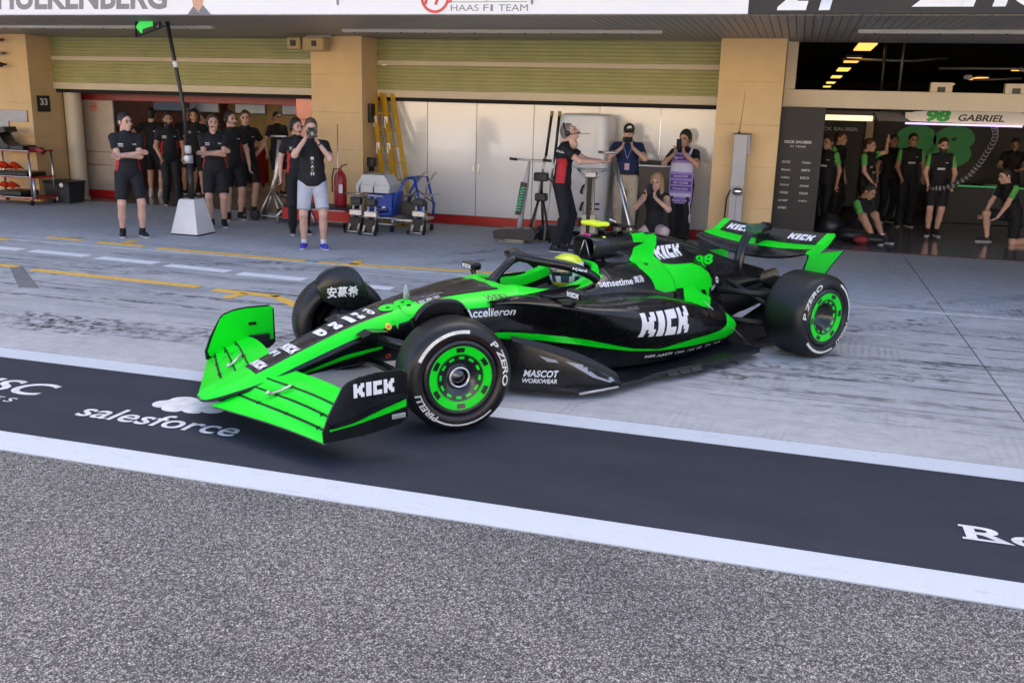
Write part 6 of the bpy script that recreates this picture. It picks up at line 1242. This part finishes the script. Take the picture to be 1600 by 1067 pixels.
t = thing('hand_jack', 'slanting steel jack with a T grip held by the mechanic', 'jack', (-2.12, 13.3, .012)); MB().tube([(0, 0, .05), (-.02, 0, .25), (-.36, -.05, 1.36)], .02, 8).build('lever', STEEL, t); MB().tube([(.03, .0, .25), (-.32, -.05, 1.36)], .012, 8).build('rod', STEEL, t); MB().tube([(-.56, -.05, 1.42), (-.30, -.05, 1.42)], .018, 8).build('grip_bar', STEEL, t)
for z, x in ((.40, -.06), (.85, -.20), (1.20, -.31)): MB().ball((x, -.03, z), .022, 8).build('pin', ALU, t)
MB().prism([(-.2, .0), (.2, .0), (.22, .06), (.05, .12), (-.05, .12), (-.22, .06)], 'y', -.1, .1).build('foot', BLACKC, t)
# ---- black cabinet behind the crouching woman
t = thing('black_cabinet', 'black cabinet with a white edged top behind the crouching woman', 'cabinet', (-2.0, 15.25, .012)); bx('body', mat('cabinet_black', (.012, .012, .013), .35, var=.1), t, -.40, .42, -.17, .2, .03, 1.14, .012); bx('worktop', CASEW, t, -.42, .44, -.19, .22, 1.142, 1.17, .006)
bx('laptop_case', BLACKP, t, -.38, .10, -.12, .1, 1.171, 1.23, .02); bx('laptop_case', BLACKP, t, .0, .36, -.10, .12, 1.232, 1.29, .02)
# ---- charging post on the right pillar
t = thing('service_post', 'tall grey service post with whip aerial in front of the right pillar', 'post', (-.80, 14.62, .012)); bx('column', LGREY, t, -.11, .09, -.06, .06, .0, 1.70, .008); bx('side_fin', mat('fin_grey', (.30, .30, .31), .4), t, .091, .13, -.05, .07, 1.42, 1.695, .004); bx('cap', PLASTIC, t, -.125, .135, -.065, .075, 1.70, 1.715, .003); bx('base', LGREY, t, -.16, .14, -.10, .10, 0, .03, .005); bx('groove', mat('groove_grey', (.2, .2, .21), .5), t, -.012, -.002, -.0625, -.058, .02, .80)
MB().tube([(-.05, 0, 1.71), (-.02, 0, 2.05), (-.01, 0, 2.34)], [.006, .004, .002], 6).build('aerial', mat('aerial_brown', (.22, .10, .05), .5), t); MB().ball((-.05, 0, 1.725), .022, 8, (1.2, 1, .6)).build('aerial_base', BLACKP, t); MB().ball((.01, -.12, .87), .085, 20, (1, 1, .85)).build('mirror_ball', CHROME, t); MB().tube([(-.10, -.05, .88), (-.15, -.06, .75), (-.16, -.06, .3)], .012, 6).build('cable', RUBBER, t)
# ---- sponsor panel of the right garage
t = thing('sponsor_panel', 'tall black panel with rows of small white logos by the right garage', 'panel', (-.29, 15.02, .012)); bx('board', CHARC, t, 0, .65, 0, .05, .03, 2.11, .004); bx('hinge', BLACKP, t, -.045, .0, .0, .04, .95, 1.15, .01); bx('foot', BLACKP, t, .05, .60, -.1, .2, 0, .03)
PW2 = mat('panel_print', (.42, .42, .41), .5)
decal('panel_lettering', fit_shape(text_shape('KICK SAUBER', 1, .05), .40, .042), PW2, (.10, -.003, 1.585), (1, 0, 0), (0, 0, 1), t); decal('panel_lettering', fit_shape(text_shape('F1 TEAM', 1, .03), .22, .028), PW2, (.19, -.003, 1.525), (1, 0, 0), (0, 0, 1), t)
LG = [('KICK', 'Cielo'), ('Mascot', 'zero'), ('Accelleron', 'ID'), ('Hyland', 'camozzi'), ('WEB3', 'ORLEN'), ('areti', 'singha'), ('smax', '')]
for r, (a, c) in enumerate(LG):
    for s_, x in ((a, .09), (c, .38)):
        if s_: decal('panel_lettering', fit_shape(text_shape(s_, 1, .03), .13, .035), PW2, (x, -.003, 1.29 - .115 * r), (1, 0, 0), (0, 0, 1), t)
# ---- right garage interior
ORL = mat('orange_lamp', (.8, .5, .2), .4, emit=(1, .50, .10), estr=.45)
n_ = 0
for X0 in (.92, 4.7):
    for Yl in ((17.2, 21.3, 25.6, 30.5, 36, 41) if X0 < 2 else (18, 24, 30, 36)):
        n_ += 1; t = thing('garage_lamp', '%s lit orange ceiling lamp of the %s row in the right garage' % (('nearest', 'second', 'third', 'fourth', 'fifth', 'farthest')[(n_ - 1) if X0 < 2 else (n_ - 7)], 'left' if X0 < 2 else 'right'), 'lamp', (X0, Yl, 3.12), 0, 'ceiling lamps of the right garage'); bx('lens', ORL, t, -.14, .14, -.8, .8, 0, .02, .004); bx('housing', BLACKP, t, -.16, .16, -.83, .83, .021, .07)
LGT = mat('gantry_light', (.8, .8, .7), .4, emit=(1, .82, .45), estr=.3); VIO = mat('gantry_violet_light', (.7, .6, .9), .4, emit=(.62, .5, 1.), estr=.3)
t = thing('light_gantry', 'pale gantry board reading 98 GABRIEL across the right garage', 'gantry', (0, 16.5, 0)); SGN = mat('sign_cream', (.62, .56, .46), .5, var=.04, emit=(.62, .54, .42), estr=.06)
MB().prism([(1.58, 1.965), (1.72, 2.11), (2.0, 2.14), (3.15, 2.155), (3.4, 2.10), (5.2, 2.10), (5.2, 1.95), (3.3, 1.945)], 'y', -.03, .03).build('sign_board', SGN, t); decal('sign_number', fit_shape(text_shape('98', 1, .06, .15), .36, .19), mat('sign_green', (.02, .42, .06), .5), (1.91, -.033, 1.96), (1, 0, 0), (0, 0, 1), t); decal('sign_lettering', fit_shape(text_shape('GABRIEL', 1, .03, .2), .66, .105), BLACKP, (2.38, -.033, 1.985), (1, 0, 0), (0, 0, 1), t)
bx('violet_strip', VIO, t, 1.62, 3.3, -.06, .05, 1.915, 1.945); bx('light_bar', LGT, t, .38, 1.12, -.05, .05, 1.945, 2.03, .005); bx('bar_cover', mat('bar_cover_dark', (.06, .045, .045), .5), t, .38, 1.14, -.05, .3, 2.032, 2.10); MB().prism([(1.12, 2.10), (1.5, 2.09), (1.62, 2.0), (1.72, 1.95), (1.2, 1.955)], 'y', -.12, .2).build('dark_cowl', BLACKC, t); bx('lit_square', SGN, t, 1.60, 1.76, -.04, -.031, 2.0, 2.1)
for x in (1.2, 4.9): MB().tube([(x, .1, 2.1), (x, .1, 3.4)], .025, 8).build('hanger', BLACKP, t)
tag(MB().box(-.3, 11.9, 22.6, 22.75, 0, 2.36).build('garage_screen_wall', CHARC), kind='structure')
gsn = mat('dim_green_print', (.02, .36, .10), .5, var=.1)
t = thing('team_number_board', 'dark board with a large dim green 98 at the back of the right garage', 'board', (1.9, 22.45, 0)); bx('board', CHARC, t, -.3, 3.2, 0, .06, .4, 2.2, .005); decal('board_number', fit_shape(text_shape('98', 1, .07, .1), 1.6, .92), gsn, (.13, -.004, .95), (1, 0, 0), (0, 0, 1), t)
t = thing('name_board', 'black board with grey lettering behind the crew at the left of the right garage', 'board', (.2, 20.6, 0)); bx('board', CHARC, t, 0, 1.05, 0, .05, .2, 2.1, .005); decal('board_lettering', fit_shape(text_shape('KICK SAUBER', 1, .03), .8, .07), PW2, (.15, -.003, 1.72), (1, 0, 0), (0, 0, 1), t); bx('lit_post', GTAN, t, 1.1, 1.24, 0, .1, .2, 2.1)
t = thing('counter', 'long black counter with a thin green edge in the right garage', 'counter', (2.75, 20.3, -.068)); bx('front', CHARC, t, 0, 5, 0, .5, .08, .80, .01); bx('green_edge', mat('green_edge', (.02, .34, .11), .4, emit=(.02, .5, .15), estr=.10), t, 0, 5, -.02, .5, .802, .825); bx('top', CHARC, t, 0, 5, -.01, .5, .826, .84); bx('paper', WHITEINK, t, .85, 1.10, .1, .3, .841, .846); MB().lathe([(0, 0), (.03, 0), (.035, .09)], (1.2, .2, .842), (0, 0, 1), 12).build('cup', LGREY, t)
for x, y, lab in ((.45, 19.6, 'dark tool chest behind the crew left in the right garage'), (1.75, 20.6, 'dark tool chest behind the tall crew member')):
    t = thing('tool_chest', lab, 'chest', (x, y, .012)); bx('carcass', mat('chest_dark', (.02, .022, .022), .4), t, -.4, .4, -.25, .25, .05, .9, .012)
    for k in range(5): bx('drawer', mat('drawer_grey', (.035, .037, .037), .4), t, -.37, .37, -.265, -.25, .09 + .16 * k, .23 + .16 * k, .004)
    bx('worktop', ALU, t, -.42, .42, -.27, .27, .902, .925, .005)
hs = cr_spline([(2.28, 17.55, .86), (2.48, 17.5, .88), (2.74, 17.45, 1.03), (2.90, 17.4, 1.25), (2.98, 17.2, 1.48), (3.02, 16.9, 1.74), (2.92, 16.55, 1.93)], 12)
t = thing('ribbed_hose', 'pale ribbed air hose rising from the hands of the crew member', 'hose', (0, 0, 0)); MB().tube(hs.tolist(), [.042 if k % 2 else .034 for k in range(len(hs))], 10).build('hose', mat('hose_dark', (.03, .03, .032), .5), t)
for k in range(2, len(hs), 3): d_ = Vector(hs[min(k + 1, len(hs) - 1)]) - Vector(hs[k - 1]); MB().lathe([(.043, -.008), (.048, -.005), (.048, .005), (.043, .008)], tuple(hs[k]), tuple(d_), 10).build('rib', LGREY, t)
MB().lathe([(0, -.06), (.05, -.06), (.05, .03), (.042, .05)], (2.28, 17.55, .86), (-.9, .1, -.2), 12).build('nozzle', PLASTIC, t)
t = thing('kit_bags', 'black kit bags lying on the floor by the sitting crew member', 'bags', (1.0, 16.15, .012)); MB().ball((.0, .1, .12), .25, 14, (1.2, .7, .5)).build('bag', BLACKC, t); MB().ball((.32, -.02, .09), .2, 14, (1.1, .8, .45)).build('bag', BLACKC, t); MB().ball((.12, -.14, .08), .12, 12, (1.1, .7, .6)).build('red_pouch', mat('pouch_red', (.2, .015, .02), .6), t); MB().ball((-.38, .3, .22), .26, 14, (.9, .9, .85)).build('bag', BLACKC, t)
for x in (1.95, 2.95): 
    t = thing('lintel_box', '%s of two cream boxes standing on the lintel beam' % ('left' if x < 2.5 else 'right'), 'box', (x, 15.5, 2.392), 0, 'cream boxes on the lintel'); bx('casing', CREAM, t, -.15, .15, -.05, .07, 0, .14, .006); bx('opening', BLACKP, t, -.055, .055, -.055, -.049, .0, .075)
t = thing('roof_pipework', 'pipes hanging under the dark roof of the right garage', 'pipes', (0, 17.5, 0))
for p in (((.6, 0, 2.95), (1.7, .3, 2.95), (2.4, 1.2, 3.05)), ((1.55, 0, 2.45), (1.55, 0, 3.3)), ((2.2, .6, 2.85), (4.6, .8, 2.88)), ((2.9, 1.5, 2.7), (3.7, 1.6, 2.74)), ((3.6, .3, 3.1), (5.5, .3, 3.1))): MB().tube(p, .022, 8).build('pipe', mat('pipe_grey', (.16, .15, .14), .4, metal=.4), t)
for x, z in ((3.55, 2.86), (3.75, 2.84), (2.7, 2.72)): MB().ball((x, .75, z), .06, 10, (1.4, 1, .8)).build('valve', LGREY, t)

# ================================================================== what people hold and wear
PHONE = mat('phone_black', (.010, .010, .012), .5, var=.1, spec=.15)
def hold_box(p, nm, label, cat, w, d, h, dz=.05, dy=-.03, m=PHONE, lens=True):
    c = (p['Wr'][-1] + p['Wr'][1]) / 2; t = thing(nm, label, cat, (0, 0, 0)); t.matrix_world = p['t'].matrix_basis.copy(); t.location = p['t'].matrix_basis @ Vector((c[0], c[1] + dy, c[2] + dz)); bx('body', m, t, -w / 2, w / 2, -d / 2, d / 2, -h / 2, h / 2, .006)
    if lens: MB().lathe([(0, .004), (.010, .004), (.012, 0)], (-w / 2 + .02, -d / 2, h / 2 - .025), (0, -1, 0), 10).build('lens', GLASSD, t)
    return t
hold_box(PEOPLE['l'], 'phone', 'black phone held sideways by the man in the cap', 'phone', .15, .010, .075, .13, -.075); hold_box(PEOPLE['m'], 'phone', 'dark phone held upright by the man in the lilac bib', 'phone', .078, .010, .155, .15, -.075); hold_box(PEOPLE['n'], 'phone', 'dark phone held upright by the crouching woman', 'phone', .078, .010, .155, .14, -.075)
t = hold_box(PEOPLE['i'], 'camera', 'black camera held at the face of the photographer', 'camera', .145, .07, .10, .10, -.03, PLASTIC, False); MB().lathe([(0, .13), (.032, .13), (.038, .12), (.036, .02), (.03, 0)], (0, -.03, 0), (0, -1, 0), 18).build('lens_barrel', PLASTIC, t); MB().lathe([(0, .131), (.028, .131)], (0, -.03, 0), (0, -1, 0), 18).build('front_glass', GLASSD, t); bx('viewfinder', PLASTIC, t, -.03, .03, -.03, .03, .05, .075, .01)
def wear_print(p, sh, m, x, z, nm='print', front=True, cell=.03, off=.006, parent=None):
    k = p['k']; s_ = 1 if front else -1; o = p['hip'] + (p['X'] * x + p['up'] * z + p['fw'] * .5 * s_) * k
    return decal(nm, sh, m, o, Vector(p['X']) * s_ * k, Vector(p['up']) * k, p['t'], bvh_of(p['shirt']), tuple(-p['fw'] * s_), cell, off, .9)
LIL = mat('bib_lilac', (.30, .23, .52), .8, var=.08, scale=12); LIL2 = mat('bib_purple', (.12, .045, .27), .8, var=.1); LIL3 = mat('bib_pale', (.55, .52, .66), .8, var=.06)
# the lilac bib is a real panel hanging in front of the body
def bib(p):
    k = p['k']; rows = []
    for z in np.linspace(-.30, .50, 12):
        w = .19 if z < .34 else .19 - (z - .34) * .55
        rows.append([tuple((p['hip'] / k + p['X'] * x + p['up'] * z + p['fw'] * (.155 + .012 * math.sin(z * 13) - (x / .2) ** 2 * .05)) * k) for x in np.linspace(-w, w, 9)])
    b = MB().grid(rows); b.grid([[tuple(Vector(q) - Vector(p['fw']) * .006) for q in r] for r in rows]); o = b.build('bib', LIL, p['t']); bv = bvh_of(o)
    for z, hgt, m in ((.38, .09, LIL2), (.20, .14, LIL3), (.10, .06, LIL2), (.0, .06, LIL2), (-.10, .07, LIL2), (-.19, .05, LIL3), (-.28, .06, LIL2)):
        decal('bib_band', poly_shape([(-.17, 0), (.17, 0), (.17, hgt), (-.17, hgt)]), m, (p['hip'] / k + p['up'] * z + p['fw'] * .6) * k, Vector(p['X']) * k, Vector(p['up']) * k, p['t'], bv, tuple(-p['fw']), .03, .004, .9)
    for z, s_ in ((.40, 'F1'), (.115, 'GRAND PRIX'), (.015, 'ABU DHABI'), (-.085, 'ETIHAD 2024'), (-.27, 'PHOTO')):
        decal('bib_lettering', fit_shape(text_shape(s_, 1, .03), .24, .032), LIL3, (p['hip'] / k - p['X'] * .12 + p['up'] * z + p['fw'] * .6) * k, Vector(p['X']) * k, Vector(p['up']) * k, p['t'], bv, tuple(-p['fw']), .03, .007, .9)
    for s_ in (-1, 1): MB().tube([(p['hip'] / k + p['X'] * .115 * s_ + p['up'] * .47 + p['fw'] * .125) * k, (p['hip'] / k + p['X'] * .125 * s_ + p['up'] * .575 + p['fw'] * .02) * k, (p['hip'] / k + p['X'] * .12 * s_ + p['up'] * .45 - p['fw'] * .13) * k], .016, 6, flat=1.8).build('bib_strap', LIL3, p['t'])
    MB().tube([(p['hip'] / k + p['X'] * .16 + p['up'] * -.27 + p['fw'] * .13) * k, (p['hip'] / k + p['X'] * .19 + p['up'] * -.60 + p['fw'] * .14) * k], .008, 6, flat=1.8).build('bib_tie', LIL3, p['t'])
bib(PEOPLE['m'])
p = PEOPLE['l']; LAN = mat('lanyard_blue', (.18, .28, .55), .7, var=.15)
wear_print(p, poly_shape([(-.075, .24), (-.06, .24), (.006, .05), (-.006, .05)], [(.075, .24), (.06, .24), (-.006, .05), (.006, .05)]), LAN, 0, .26, 'lanyard'); wear_print(p, poly_shape([(-.035, -.10), (.035, -.10), (.035, 0), (-.035, 0)]), mat('pass_pink', (.55, .35, .42), .6, var=.2, scale=40), 0, .24, 'pass_card', True, .03, .012)
hsq = 1.06; decal('cap_emblem', poly_shape([(-.035, .058), (.045, .066), (.03, .105), (-.02, .092)]), WHITEINK, Vector(p['hd'] + np.array([0, -.3, 0])), Vector((1, 0, 0)), Vector((0, 0, 1)), p['t'], bvh_of([c for c in p['t'].children if c.name.startswith('cap') and 'visor' not in c.name][0]), (0, 1, 0), .03, .003, .6)
p = PEOPLE['i']; TEEG = mat('tee_print_gold', (.30, .27, .14), .7, var=.3, scale=60)
for k_, (z, s_) in enumerate(((.30, 'I'), (.245, 'X'), (.19, 'A'), (.135, 'Z'), (.09, 'H'))): wear_print(p, fit_shape(text_shape(s_, 1, .04), .045, .04), TEEG if k_ % 2 else PRW, -.02, z, 'tee_print')
wb = MB(); 
for q in (p['Wr'][1] * .9 + p['El'][1] * .1,): MB().tube([tuple(q + (p['El'][1] - p['Wr'][1]) * .03), tuple(q - (p['El'][1] - p['Wr'][1]) * .05)], .036, 10).build('wrist_strap', PLASTIC, p['t'])
